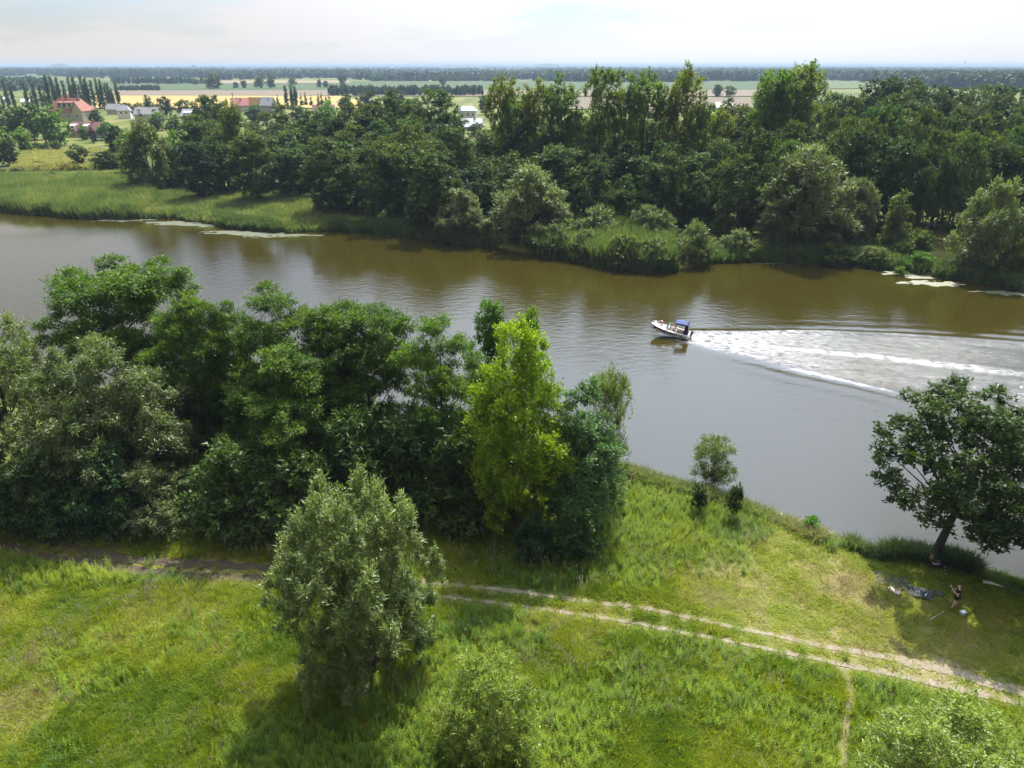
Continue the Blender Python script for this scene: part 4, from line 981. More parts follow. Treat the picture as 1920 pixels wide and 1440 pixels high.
# ------------------------------------------------------------------ scattered ground cover
def scatter(name, pts, rot, scl, tint, vid, meshes, label, cat, mat=None):
    """one object of points with a node tree that sets a plant on each"""
    src = bpy.data.collections.new(name + "_kinds")
    for i, me in enumerate(meshes):
        o = bpy.data.objects.new("%s_kind_%02d" % (name, i), me); src.objects.link(o)
    me = mesh_np(name, pts, attrs={'rot': ('FLOAT_VECTOR', rot), 'scl': ('FLOAT_VECTOR', scl), 'tint': ('FLOAT', tint), 'vid': ('INT', vid)})
    o = link(name, me)
    ng = bpy.data.node_groups.new(name + "_nodes", 'GeometryNodeTree')
    ng.interface.new_socket("Geometry", in_out='INPUT', socket_type='NodeSocketGeometry')
    ng.interface.new_socket("Geometry", in_out='OUTPUT', socket_type='NodeSocketGeometry')
    gi, go = ng.nodes.new("NodeGroupInput"), ng.nodes.new("NodeGroupOutput")
    ip = ng.nodes.new("GeometryNodeInstanceOnPoints")
    ci = ng.nodes.new("GeometryNodeCollectionInfo"); ci.inputs[0].default_value = src
    ci.inputs["Separate Children"].default_value = True; ci.inputs["Reset Children"].default_value = True
    def na(nm, ty):
        a = ng.nodes.new("GeometryNodeInputNamedAttribute"); a.data_type = ty; a.inputs["Name"].default_value = nm
        return a.outputs["Attribute"]
    e2r = ng.nodes.new("FunctionNodeEulerToRotation")
    ng.links.new(na("rot", 'FLOAT_VECTOR'), e2r.inputs[0])
    ng.links.new(gi.outputs[0], ip.inputs["Points"])
    ng.links.new(ci.outputs[0], ip.inputs["Instance"])
    ip.inputs["Pick Instance"].default_value = True
    ng.links.new(na("vid", 'INT'), ip.inputs["Instance Index"])
    ng.links.new(e2r.outputs[0], ip.inputs["Rotation"])
    ng.links.new(na("scl", 'FLOAT_VECTOR'), ip.inputs["Scale"])
    ng.links.new(ip.outputs[0], go.inputs[0])
    md = o.modifiers.new("scatter", 'NODES'); md.node_group = ng
    tag(o, label, cat, kind='stuff')
    return o

def blade_tuft(rng, n, h, w, spread, bend, mat, hvar=.35):
    V, F = [], []
    for i in range(n):
        a = rng.uniform(0, 6.28); r = spread * math.sqrt(rng.uniform())
        b = np.array([r * math.cos(a), r * math.sin(a), 0])
        d = np.array([math.cos(a + rng.normal() * .6), math.sin(a + rng.normal() * .6), 0])
        hh = h * rng.uniform(1 - hvar, 1 + hvar); bb = bend * rng.uniform(.3, 1.3) * hh
        sd = np.array([-d[1], d[0], 0]) * w * .5; yaw = rng.uniform(0, 3.14)
        sd = np.array([math.cos(yaw), math.sin(yaw), 0]) * w * .5
        m = b + d * bb * .35 + np.array([0, 0, hh * .6]); t = b + d * bb + np.array([0, 0, hh * (1 - .25 * bend)])
        k = len(V); V += [b - sd, b + sd, m + sd * .8, m - sd * .8, t]
        F += [(k, k+1, k+2), (k, k+2, k+3), (k+3, k+2, k+4)]
    return mesh_np("tuft", np.array(V), tris=F, mats=[mat])

def leafy_stem(rng, h, n, ll, lw, mat, stems=3, spread=.12):
    V, F = [], []
    for s in range(stems):
        bx, by = rng.normal() * spread, rng.normal() * spread; hh = h * rng.uniform(.7, 1.15); lx, ly = rng.normal() * .1, rng.normal() * .1
        for i in range(n):
            u = (i + .5) / n; z = hh * (.15 + .85 * u); a = i * 2.4 + rng.uniform(0, .6)
            L_ = ll * (1.05 - .55 * u) * rng.uniform(.8, 1.2)
            d = np.array([math.cos(a), math.sin(a), .35 + .5 * u - .3 * (1 - u)]); d /= np.linalg.norm(d)
            sd = np.array([-math.sin(a), math.cos(a), 0]) * lw * .5
            p = np.array([bx + lx * z, by + ly * z, z]); m = p + d * L_ * .5
            k = len(V); V += [p, m - sd, m + sd, p + d * L_ + np.array([0, 0, -.12 * L_])]
            F += [(k, k+1, k+2), (k+1, k+3, k+2)]
    return mesh_np("weed", np.array(V), tris=F, mats=[mat])

grng = np.random.default_rng(21)
def visible(x, y, pad=60, z=1.2):
    dy, dz = y, z - CAM_H
    dep = dy * CP - dz * SP; up = dy * SP + dz * CP
    px = 960 + FPX * x / dep; py = 720 - FPX * up / dep
    return px, py, (px > -pad) & (px < 1920 + pad) & (py < 1440 + pad * 2) & (py > 90)
# patches of tall broad-leaved weeds: pixel centre, radii in metres, density, tint
WEEDS = [(1400,960,4,1.6,9,.3),(1260,920,4,1.6,9,.6),(1600,1022,2.5,.9,8,.3),(1320,1050,3.5,2,4,.35),(420,1180,4,3,3,.3),(200,1250,4,3,3,.5),(1460,1260,4,2,4,.3),(1200,965,6.5,4.2,9,.55),(1300,985,5,3,9,.5),(1120,990,3,3.5,10,.4),(1180,1075,2.5,2,8,.45),(1385,1000,2.6,1.4,12,.05),(150,1080,5.2,1.2,14,.85),(290,1075,4.5,1.5,12,.2),(60,1075,2.5,2,9,.1),
         (640,1400,6,3.2,13,.25),(780,1330,3.4,3.2,13,.45),(850,1270,3.2,2.4,12,.5),(930,1190,4,2.2,9,.15),(1040,1400,2.6,2.4,12,.55),(1090,1340,2.4,2.6,10,.45),(960,1110,3,1,5,.1),
         (1560,1400,4,2.6,9,.5),(1690,1340,3,2,9,.35),(1640,1300,2,1.2,8,.05),(1250,1230,3.5,2.2,3.5,.4),(1180,1290,3,2.4,5,.35),(1420,1330,3.5,2.5,6,.45),(1870,1400,3,2.5,8,.5),(30,1430,3,1.6,4,.1),(1170,905,3,1.5,8,.75),(980,1070,2.6,1.6,6,.1),(1060,1075,2.2,1.6,6,.2)]
def weed_density(x, y):
    d = np.zeros_like(x); t = np.full_like(x, .4)
    for px, py, rx, ry, dn, ti in WEEDS:
        p, _ = at(px, py, 1.2); m = patch(x, y, p[0], p[1], rx, ry, int(px) % 89) * dn
        t = np.where(m > d, ti, t); d = np.maximum(d, m)
    return d, t

def meadow():
    n = 400000
    x = grng.uniform(-42, 44, n); y = grng.uniform(15.5, 82, n)
    px, py, vis = visible(x, y)
    z = ground_z(x, y)
    dr = dryness(x, y)
    dn = np.interp(x, NBX, NBY) - y
    dm = np.minimum(dist_line(x, y, RA[::2]), dist_line(x, y, RB[::2])); dt = dist_line(x, y, TR)
    # mown strip beside and between the ruts and the trodden bank on the right
    mid = np.minimum(smooth(.0, 1.5, dm), 1)
    trod = np.maximum(patch(x, y, *at(1560, 1110, 1.2)[0][:2], 9, 7, 41), patch(x, y, *at(1790, 1150, 1.2)[0][:2], 9, 8, 42))
    worn = np.maximum(patch(x, y, w_[0], w_[1], 3.4, .8, 3), patch(x, y, w2[0], w2[1], 2.8, .8, 4))
    keep = vis & (z > .12) & (dm > .40 + .22 * grng.uniform(size=n) + .16 * smooth(-9, -14, x)) & (dt > .20 + .24 * grng.uniform(size=n)) & (grng.uniform(size=n) > worn * .5)
    wd, _ = weed_density(x, y)
    keep &= grng.uniform(size=n) > np.clip(wd / 14, 0, .72)
    h = (.10 + .62 * fbm(x / 3.1, y / 3.1, 51) + .62 * np.clip(fbm(x / .75, y / .75, 52, 2) - .25, 0, 1)) * (1 - .62 * trod) * (.35 + .65 * mid)
    h *= 1 - .25 * smooth(.55, .9, dr)
    h *= .8 + .5 * smooth(2.6, .8, dn)
    keep &= grng.uniform(size=n) < .30 + 1.5 * np.clip(fbm(x / .9, y / .9, 53, 2) - .22, 0, 1)
    # far tufts can be fewer and bigger
    keep &= grng.uniform(size=n) < np.clip(1.25 - y / 90, .55, 1)
    x, y, z, h, dr, trod = (a[keep] for a in (x, y, z, h, dr, trod))
    m = len(x)
    tint = np.clip(.12 + .58 * dr + grng.normal(size=m) * .15 + (fbm(x / .8, y / .8, 77, 2) - .5) * .55 + (fbm(x / 2.7, y / 2.7, 78, 2) - .5) * .6, 0, 1)
    rot = np.c_[grng.normal(size=m) * .16 + .10, grng.normal(size=m) * .16, grng.uniform(0, 6.28, m)]
    scl = np.c_[np.full(m, 1.05), np.full(m, 1.05), h * 1.5]
    r2 = np.random.default_rng(3)
    ms = [blade_tuft(r2, 15, .62, .034, .17, .55, GM) for _ in range(5)] + [blade_tuft(r2, 11, .75, .026, .13, .9, GM) for _ in range(3)]
    scatter("meadow_grass", np.c_[x, y, z - .03], rot, scl, tint, grng.integers(0, len(ms), m), ms, "long yellow green meadow grass covering the near bank", "grass")
meadow()
STALK = leaf_mat('dry_stalks', (.20,.17,.085), (.26,.215,.12), (.33,.28,.17), trans=.25, gloss=.01, attr='INSTANCER', var=.15, tcol=(1, 1, .9))
def stalks():
    n = 18000
    x = grng.uniform(-42, 44, n); y = grng.uniform(15.5, 60, n)
    px, py, vis = visible(x, y)
    dm = np.minimum(dist_line(x, y, RA[::2]), dist_line(x, y, RB[::2]))
    trod = np.maximum(patch(x, y, *at(1560, 1110, 1.2)[0][:2], 9, 7, 41), patch(x, y, *at(1790, 1150, 1.2)[0][:2], 9, 8, 42))
    wd, _ = weed_density(x, y)
    keep = vis & (ground_z(x, y) > .4) & (dm > .8) & (grng.uniform(size=n) < np.clip((fbm(x / 2.6, y / 2.6, 66, 3) - .42) * 4, 0, 1) * (1 - .9 * trod) * (1 - np.clip(wd / 10, 0, .9)))
    x, y = x[keep], y[keep]; m = len(x)
    r2 = np.random.default_rng(8)
    ms = []
    for q in range(4):
        V, F = [], []
        for i in range(5):
            a = r2.uniform(0, 6.28); r = .16 * math.sqrt(r2.uniform()); b = np.array([r * math.cos(a), r * math.sin(a), 0]); h = r2.uniform(.65, 1.05); ln = r2.normal(size=2) * .12
            tp = b + np.array([ln[0], ln[1], h]); yw = r2.uniform(0, 3.14); sd = np.array([math.cos(yw), math.sin(yw), 0])
            k = len(V); V += [b - sd * .008, b + sd * .008, tp - [0, 0, .16]]; F += [(k, k+1, k+2)]
            k = len(V); V += [tp - [0, 0, .22], tp - [0, 0, .10] + sd * .03, tp + [0, 0, .03], tp - [0, 0, .10] - sd * .03]; F += [(k, k+1, k+2), (k, k+2, k+3)]
        ms.append(mesh_np("stalk", np.array(V), tris=F, mats=[STALK]))
    s = grng.uniform(.8, 1.25, m)
    scatter("seed_stalks", np.c_[x, y, ground_z(x, y)], np.c_[grng.normal(size=m) * .1, grng.normal(size=m) * .1, grng.uniform(0, 6.28, m)], np.c_[s, s, s], np.clip(.88 + .12 * grng.normal(size=m), .5, 1), grng.integers(0, 4, m), ms, "tall tan grass stalks with seed heads standing over the meadow", "grass")
stalks()
def weeds():
    n = 160000
    x = grng.uniform(-42, 40, n); y = grng.uniform(15.5, 66, n)
    d, t = weed_density(x, y)
    area = 82 * 50.5
    px, py, vis = visible(x, y)
    dm = np.minimum(dist_line(x, y, RA[::2]), dist_line(x, y, RB[::2]))
    keep = vis & (grng.uniform(size=n) < 1.15 * d * area / n) & (ground_z(x, y) > .25) & (dm > .6) & (dist_line(x, y, TR) > .45)
    x, y, t = x[keep], y[keep], t[keep]; m = len(x)
    tint = np.clip(t + grng.normal(size=m) * .16, 0, 1)
    r2 = np.random.default_rng(4)
    ms = [leafy_stem(r2, .70, 16, .125, .042, WM, stems=4, spread=.16) for _ in range(6)]
    s = grng.uniform(.7, 1.15, m)
    scatter("tall_weeds", np.c_[x, y, ground_z(x, y) - .02], np.c_[grng.normal(size=m) * .1, grng.normal(size=m) * .1, grng.uniform(0, 6.28, m)], np.c_[s, s, s * grng.uniform(.8, 1.3, m)], tint,
            grng.integers(0, 6, m), ms, "patches of tall leafy weeds in the meadow", "weeds")
weeds()
def reeds():
    X, Y, S, TT = [], [], [], []
    def area(pxs, n, smin, smax, t0, zlo=-.15):
        P = np.array([at(a, b, 1.0)[0][:2] for a, b in pxs])
        x0, y0, x1, y1 = *P.min(0), *P.max(0)
        x = grng.uniform(x0, x1, n * 6); y = grng.uniform(y0, y1, n * 6)
        ins = np.zeros(len(x), bool); j = len(P) - 1
        for i in range(len(P)):
            c = ((P[i, 1] > y) != (P[j, 1] > y)) & (x < (P[j, 0] - P[i, 0]) * (y - P[i, 1]) / (P[j, 1] - P[i, 1] + 1e-12) + P[i, 0]); ins ^= c; j = i
        g = ground_z(x, y)
        ins &= g > zlo
        k = np.flatnonzero(ins)[:n]
        X.append(x[k]); Y.append(y[k]); S.append(grng.uniform(smin, smax, len(k)) * (.75 + .5 * fbm(x[k] / 4, y[k] / 4, 61))); TT.append(np.clip(t0 + grng.normal(size=len(k)) * .16 + (fbm(x[k] / 5, y[k] / 5, 62) - .5) * .7, 0, 1))
    area([(-30,350),(120,345),(260,352),(300,375),(250,412),(180,412),(100,407),(-30,396)], 15000, 1.05, 1.5, .48)       # left reed bed
    area([(-30,332),(140,338),(250,336),(262,352),(120,352),(-30,356)], 4000, .5, .8, .5)
    area([(250,375),(330,362),(480,365),(600,378),(640,400),(640,432),(520,436),(400,424),(330,410),(250,412)], 11000, .45, .75, .50)   # sunny meadow behind the duckweed
    area([(480,365),(650,395),(760,415),(830,425),(830,448),(700,436),(600,400)], 5000, .45, .8, .45)
    area([(400,405),(480,415),(545,428),(520,437),(430,428)], 2500, .6, .9, .1)
    area([(620,415),(700,418),(820,430),(930,455),(930,466),(800,448),(700,438),(620,435)], 5000, .6, 1.0, .3)
    area([(1000,455),(1080,440),(1170,440),(1250,455),(1262,500),(1260,514),(1200,512),(1130,504),(1080,491),(1000,480)], 9000, 1.4, 2.0, .36)  # right reed bed
    area([(1300,470),(1420,465),(1600,470),(1700,478),(1760,500),(1690,509),(1600,502),(1480,496),(1400,492),(1320,494)], 4500, .6, 1.0, .15)
    area([(1750,500),(1950,520),(1950,556),(1850,534),(1760,521)], 2200, .5, .9, .2)
    area([(1225,498),(1268,496),(1275,512),(1228,513)], 900, .5, .7, .05)
    area([(-60,352),(300,322),(330,318),(-60,318)], 4000, .35, .6, .6, .6)
    area([(22,318),(60,322),(140,320),(200,318),(280,318),(270,296),(220,284),(120,284),(70,280),(40,287)], 4500, .45, .75, 1.0, .4)    # dry meadow at the village
    # near bank fringe
    area([(1150,888),(1290,905),(1340,930),(1450,960),(1440,975),(1300,935),(1150,900)], 1500, .3, .5, .6, .05)
    area([(1585,1008),(1660,1010),(1720,1030),(1745,1040),(1735,1058),(1660,1045),(1590,1030)], 700, .35, .6, .2, .0)
    area([(1765,1035),(1800,1040),(1828,1065),(1822,1080),(1770,1060)], 420, .45, .65, .0, .0)
    area([(1440,955),(1540,985),(1560,1010),(1530,1020),(1450,975)], 500, .25, .4, .7, .05)
    x, y, s, t = (np.concatenate(a) for a in (X, Y, S, TT)); m = len(x)
    r2 = np.random.default_rng(5)
    far = [blade_tuft(r2, 10, 1.9, .15, .45, .35, RM) for _ in range(4)]; near = [blade_tuft(r2, 16, 1.9, .06, .3, .35, RM) for _ in range(3)]
    isn = y < 80
    vid = np.where(isn, 4 + grng.integers(0, 3, m), grng.integers(0, 4, m))
    scatter("riverside_reeds", np.c_[x, y, np.maximum(ground_z(x, y), -.1)], np.c_[grng.normal(size=m) * .12, grng.normal(size=m) * .12, grng.uniform(0, 6.28, m)], np.c_[np.ones(m), np.ones(m), s], t, vid, far + near,
            "reeds and tall grass along both banks of the river", "reeds")
reeds()

# --- distant woods: far-off masses of trees
def far_woods():
    zones = [  # name, label, polygon in photo pixels, count, height range
        ("distant_wood", "hazy blue wood reaching to the left horizon", [(-60,149),(60,141),(230,149),(360,146),(420,150),(420,126.5),(-60,126.5)], 2600, (13, 21)),
        ("distant_wood", "hazy woods and copses below the middle horizon", [(420,150),(640,146),(700,152),(1000,149),(1000,126),(420,126)], 2600, (11, 19)),
        ("distant_wood", "hazy blue wood behind the tall poplars", [(1000,152),(1200,155),(1560,150),(1560,126),(1000,126)], 2600, (13, 21)),
        ("distant_wood", "wide hazy wood below the right horizon behind the oaks", [(1480,152),(1600,153),(1760,166),(2000,170),(2000,126.5),(1480,126.5)], 3600, (13, 21)),
        ("distant_hedge", "dark hedge line across the green fields", [(700,152.6),(960,152),(960,150),(700,150.6)], 260, (8, 12)),
        ("distant_hedge", "hedge of small trees between the ploughed strip and the wood", [(620,180),(905,179),(905,174),(620,174)], 220, (7, 12)),
        ("distant_hedge", "thin tree belt across the far green field at the left", [(210,157.5),(400,158.5),(400,155.5),(210,154.5)], 110, (8, 13)),
        ("distant_hedge", "dark hedge before the village fields at the left", [(225,170.5),(300,170),(300,167),(225,168)], 90, (5, 8)),
        ("distant_wood", "last wooded strip along the whole horizon", [(-80,127),(2000,127),(2000,124.3),(-80,124.3)], 2600, (14, 26)),
        ("distant_copse", "left copse behind the slim village poplars", [(-60,172),(95,170),(95,156),(-60,158)], 150, (9, 15)),
    ]
    r2 = np.random.default_rng(9)
    ms = []
    for i in range(4):
        k = dict(K['fieldtree']); k['mat'] = leaf_mat("far_leaf_%d" % i, *[tuple(c * f for c in col) for col in ((.030,.048,.022), (.050,.076,.032), (.080,.110,.044)) for f in [(.8, 1.0, 1.2, .9)[i]]], trans=.2, gloss=.02, attr='INSTANCER', var=.35)  # distant leaves lighter and bluer, putting some of the haze into their colour
        k['leaf'] = (3.4, 2.6); k['lai'] = .9; k['n'] = 14; k['lobe'] = .42; k['R'] = 7.0
        ms.append(make_crown(k, r2)[0])
    for name, lb, pxs, n, (h0, h1) in zones:
        P = np.array(pxs, float)
        # sample evenly in the picture of the ground so that near rows get as many as far ones
        x0, y0, x1, y1 = *P.min(0), *P.max(0)
        u = r2.uniform(x0, x1, n * 5); v = r2.uniform(y0, y1, n * 5)
        ins = np.zeros(len(u), bool); j = len(P) - 1
        for i in range(len(P)):
            ins ^= ((P[i, 1] > v) != (P[j, 1] > v)) & (u < (P[j, 0] - P[i, 0]) * (v - P[i, 1]) / (P[j, 1] - P[i, 1] + 1e-12) + P[i, 0]); j = i
        u, v = u[ins][:n], v[ins][:n]
        vv = (720 - v) / FPX; t = (1.7 - CAM_H) / (-SP + vv * CP); t = np.minimum(t, 14000)
        x = (u - 960) / FPX * t; y = (CP + vv * SP) * t
        dens = fbm(x / 260, y / 420, 91)
        kp = dens > (.33 if 'wood' in name else 0)
        if 'last' in lb: kp = dens > .25
        if 'copses' in lb: kp = dens > .46
        x, y, t = x[kp], y[kp], t[kp]; m = len(x)
        h = r2.uniform(h0, h1, m) * (.85 + .4 * fbm(x / 500, y / 800, 92)); w = np.maximum(h / 14, t / 1800) * r2.uniform(.9, 1.5, m) * (.55 if 'hedge' in name else 1)
        scatter(name, np.c_[x, y, np.full(m, 1.2)], np.c_[np.zeros(m), np.zeros(m), r2.uniform(0, 6.28, m)], np.c_[w, w, h / 14], np.clip(r2.normal(size=m) * .22 + .45, 0, 1), r2.integers(0, 4, m), ms, lb, "wood" if 'wood' in name or 'copse' in name else "hedge")
far_woods()

# ------------------------------------------------------------------ houses of the village
TILE = {}
def roofmat(col):
    if col not in TILE: TILE[col] = plain("roof_%d" % len(TILE), col, .75, .18, 1.5, .3)
    return TILE[col]
def wallmat(col):
    return TILE.setdefault(('w',) + col, plain("render_%d" % len(TILE), col, .9, .08, .8, .2))
GLASSD = plain("window_glass", (.03,.035,.045), .15, .1, 1, .6)
WHITE = plain("white_paint", (.78,.77,.74), .6, .05, 2)
BRICKR = plain("chimney_brick", (.26,.11,.08), .9, .2, 3, .2)
def house(name, label, cx, base, eave, ridge, wpx, roof, wall, rz=0.0, hip=0.0, depth=.62, wins=(), dormers=(), chim=(), cat='house', wing=None, bargeboard=False):
    p, t = gpt(cx, base)
    p[2] -= .1
    he, hr = height_at(p, eave), height_at(p, ridge)
    w = wpx / FPX * t; d = w * depth
    he = max(he, 2.2); hr = max(hr, he + 1.2)
    r = empty(name, p, label, cat, None, rz)
    wm, rm = wallmat(wall), roofmat(roof)
    x, y = w / 2, d / 2
    m = MB(); m.box(-x, x, -y, y, 0, he)
    if hip < .05:
        m.add([(-x,-y,he),(-x,y,he),(-x,0,hr-.25),(x,-y,he),(x,y,he),(x,0,hr-.25)], [(0,1,2),(3,5,4)])
    m.build('wall', wm, r)
    o, th = .5, .22
    hx = x + o - hip * (x + o); sl = (hr - he) / y
    ze = he - sl * o
    E = [(-x-o,-y-o,ze),(x+o,-y-o,ze),(x+o,y+o,ze),(-x-o,y+o,ze),(-hx,0,hr),(hx,0,hr)]
    v = E + [(a, b, c + th) for a, b, c in E]
    f = [(6,7,11,10),(8,9,10,11),(7,8,11),(9,6,10),(0,4,5,1),(2,5,4,3),(0,1,7,6),(1,2,8,7),(2,3,9,8),(3,0,6,9)] + ([(1,5,2),(3,4,0)] if hip >= .05 else [])
    if hip < .05:
        f = [(6,7,11,10),(8,9,10,11),(0,4,5,1),(2,5,4,3),(0,1,7,6),(2,3,9,8),(1,5,11,7),(5,2,8,11),(3,4,10,9),(4,0,6,10)]
    ro = MB().add(v, f).build('roof', rm, r)
    for (u, fy, hh) in chim:
        zz = hr - abs(fy) * (hr - he)
        MB().box(u*x-.45, u*x+.45, fy*y-.4, fy*y+.4, zz-.6, zz+hh).build('chimney', BRICKR, ro)
    for (u, dw, dh, white) in dormers:
        dw = dw * w; zb = he + .25 * (hr - he); dh = dh * (hr - he); yf = -y * .88; yb = -y * (1 - (zb + dh - he) / (hr - he)) + .3
        dm = MB().box(u*x-dw/2, u*x+dw/2, yf, yb, zb-.3, zb+dh).build('dormer', WHITE if white else wm, r)
        MB().add([(u*x-dw/2-.2, yf-.3, zb+dh-.1),(u*x+dw/2+.2, yf-.3, zb+dh-.1),(u*x+dw/2+.2, yb+.6, zb+dh+.5),(u*x-dw/2-.2, yb+.6, zb+dh+.5),
                  (u*x-dw/2-.2, yf-.3, zb+dh+.1),(u*x+dw/2+.2, yf-.3, zb+dh+.1),(u*x+dw/2+.2, yb+.6, zb+dh+.7),(u*x-dw/2-.2, yb+.6, zb+dh+.7)],
                 [(0,3,2,1),(4,5,6,7),(0,1,5,4),(1,2,6,5),(2,3,7,6),(3,0,4,7)]).build('dormer_roof', WHITE if white else rm, dm)
        MB().box(u*x-dw*.36, u*x+dw*.36, yf-.05, yf+.06, zb+.2, zb+dh-.25).build('window', GLASSD, dm)
    for (u, zf, ww, wh) in wins:
        zc = he * zf
        wf = MB().box(u*x-ww/2, u*x+ww/2, -y-.06, -y+.1, zc-wh/2, zc+wh/2).build('window', WHITE, r)
        for sgn in (-1, 1):
            MB().box(u*x+sgn*ww*.24-ww*.19, u*x+sgn*ww*.24+ww*.19, -y-.09, -y-.05, zc-wh/2+.1, zc+wh/2-.1).build('pane', GLASSD, wf)
    if bargeboard:
        MB().add([(x+o+.02,-y-o,ze-.1),(x+o+.02,-y-o,ze+.35),(x+o+.02,0,hr+.35),(x+o+.02,0,hr-.1),(x+o+.25,-y-o,ze-.1),(x+o+.25,-y-o,ze+.35),(x+o+.25,0,hr+.35),(x+o+.25,0,hr-.1)],
                 [(0,1,2,3),(7,6,5,4),(0,4,5,1),(1,5,6,2),(2,6,7,3),(3,7,4,0)]).build('bargeboard', WHITE, r)
    if wing:
        u, ww, out, hw_ = wing
        hw2 = he + (hr - he) * hw_
        MB().box(u*x-ww/2, u*x+ww/2, -y-out, -y+.5, 0, he).add([(u*x-ww/2,-y-out,he),(u*x+ww/2,-y-out,he),(u*x,-y-out,hw2-.2)], [(0,1,2)]).build('wing_wall', wm, r)
        a, b, yo = u*x-ww/2-.4, u*x+ww/2+.4, -y-out-.5
        vv = [(a,yo,he-.3),(u*x,yo,hw2),(b,yo,he-.3),(a,0,he-.3),(u*x,0,hw2),(b,0,he-.3)]
        vv += [(i, j, k + .25) for i, j, k in vv]
        MB().add(vv, [(6,9,10,7),(7,10,11,8),(0,1,4,3),(1,2,5,4),(0,6,7,1),(1,7,8,2),(3,4,10,9),(4,5,11,10),(0,3,9,6),(2,8,11,5)]).build('wing_roof', rm, r)
        wf = MB().box(u*x-.8, u*x+.8, -y-out-.06, -y-out+.1, he*.45, he*.45+1.5).build('window', WHITE, r)
        MB().box(u*x-.65, u*x+.65, -y-out-.09, -y-out-.05, he*.45+.1, he*.45+1.4).build('pane', GLASSD, wf)
    return r
house('villa', "large villa with an orange tiled hipped roof and three dormers", 139, 226, 207, 184, 68, (.25,.092,.06), (.42,.38,.28), rz=-.10, hip=.42, depth=.55,
      wins=[(-.75,.55,1.7,1.6),(-.35,.55,1.7,1.6),(.1,.55,1.7,1.6),(.5,.55,1.7,1.6)], dormers=[(-.32,.10,.42,False),(-.02,.10,.42,False),(.27,.10,.42,False)], chim=[(-.5,.1,1.6),(-.12,.05,2.2),(-.2,.0,1.8),(.55,-.2,2.2)], wing=(.78, 6.5, 2.2, .75))
house('farmhouse', "house with a dark maroon roof and white dormer fronts below the villa", 170, 256, 244, 229, 62, (.155,.055,.060), (.40,.33,.28), rz=-.12, depth=.60, wins=[(-.6,.5,1.3,1.2),(0,.5,1.3,1.2)], dormers=[(-.70,.14,.36,True),(.10,.14,.36,True)], chim=[(.35,.0,1.3)], bargeboard=True)
house('house', "white house with small grey hipped roof right of the villa", 236, 222, 206, 198, 22, (.30,.30,.33), (.72,.74,.78), hip=.6, rz=.2, wins=[(-.4,.7,1.4,1.4),(.4,.7,1.4,1.4)])
house('barn', "pale grey barn roof behind the small white house", 218, 214, 204, 195, 26, (.30,.30,.30), (.42,.40,.38), rz=-.2)
house('house', "long low house with a plain grey roof below the wheat field", 280, 228, 213, 201.5, 40, (.235,.225,.225), (.50,.48,.45), rz=.05, wins=[(-.5,.5,1.3,1.2),(.3,.5,1.3,1.2)], chim=[(.3,.1,1)])
house('house', "grey blue house with three small white dormers", 368, 232, 217, 205, 42, (.27,.28,.31), (.34,.39,.48), rz=-.06, wins=[(-.6,.5,1.3,1.3),(0,.5,1.3,1.3),(.5,.5,1.3,1.3)], dormers=[(-.66,.09,.3,True),(-.34,.09,.3,True),(-.02,.09,.3,True)])
house('house', "house with a salmon pink roof at the wheat field", 452, 210, 196.5, 184, 30, (.50,.20,.17), (.50,.47,.44), rz=.35, chim=[(.1,-.3,1.6),(-.3,.1,1)])
house('house', "house with an orange ochre roof beside the white gabled roof", 481, 210, 197, 183, 28, (.40,.235,.085), (.50,.46,.40), rz=-.5)
house('house', "house with a white metal roof and one skylight by the slim poplars", 505, 211, 196, 182.5, 26, (.50,.51,.53), (.36,.36,.37), rz=-.45, chim=[(.25,-.35,.7)])
house('house', "house with a dusky brown roof showing above the wood", 609, 224, 212, 197, 38, (.26,.165,.135), (.40,.35,.30), rz=.12, chim=[(-.5,0,1)])
house('house', "two storey white house in the gap left of the tall poplars", 877, 231, 207, 199, 32, (.30,.32,.35), (.50,.54,.58), hip=.45, rz=-.08, depth=.8, wins=[(.15,.72,1.2,1.5),(.75,.72,1.2,1.5),(-.5,.72,1.2,1.5)])
house('barn', "building with a broad white roof in front of the two storey house", 880, 244, 236, 222.5, 46, (.44,.44,.47), (.40,.36,.36), rz=.05, depth=.7, chim=[(.45,-.1,.8),(-.8,-.4,.7)])
house('shed', "white roofed shed with a bluish wall between the poplars", 1355, 207, 200.5, 192, 30, (.72,.72,.73), (.22,.33,.42), rz=.05, cat='shed', depth=.8)
house('shed', "white shed at the far left edge behind slim poplars", 14, 190, 186.8, 183, 12, (.72,.70,.68), (.6,.6,.6), cat='shed')
house('shed', "white shed among the slim poplars, left of the villa", 50, 195, 192, 186, 14, (.72,.70,.68), (.6,.6,.6), cat='shed', rz=.3)

def utility_pole(px, py, top, lb):
    p, t = gpt(px, py); h = height_at(p, top)
    r = empty('utility_pole', p, lb, 'utility pole')
    MB().tube([(0,0,-.3),(0,0,h)], [.28,.2], 7).build('pole', BARK_D, r)
    MB().box(-1.2, 1.2, -.12, .12, h-.9, h-.65).build('crossbar', BARK_D, r)
utility_pole(372, 210, 193, "wooden utility pole before the wheat field by the grey blue house")
utility_pole(440, 208, 174, "thin utility pole at the left of the salmon pink roof")
p, t = at(1808, 126.8, 1.5)
hs = height_at(p, 114.5)
r = empty('smokestack', p, "tall smokestack on the right horizon", 'smokestack')
MB().lathe([(hs*.075,0),(hs*.05,hs*.9),(hs*.055,hs)], 12).build('shaft', plain("stack_concrete", (.20,.18,.18), .9, .1, .1), r)
MB().torus(hs*.052, hs*.008, (0,0,hs*.9), n=14, m=6).build('collar', plain("stack_band", (.30,.12,.10), .9, .1, .1), r)
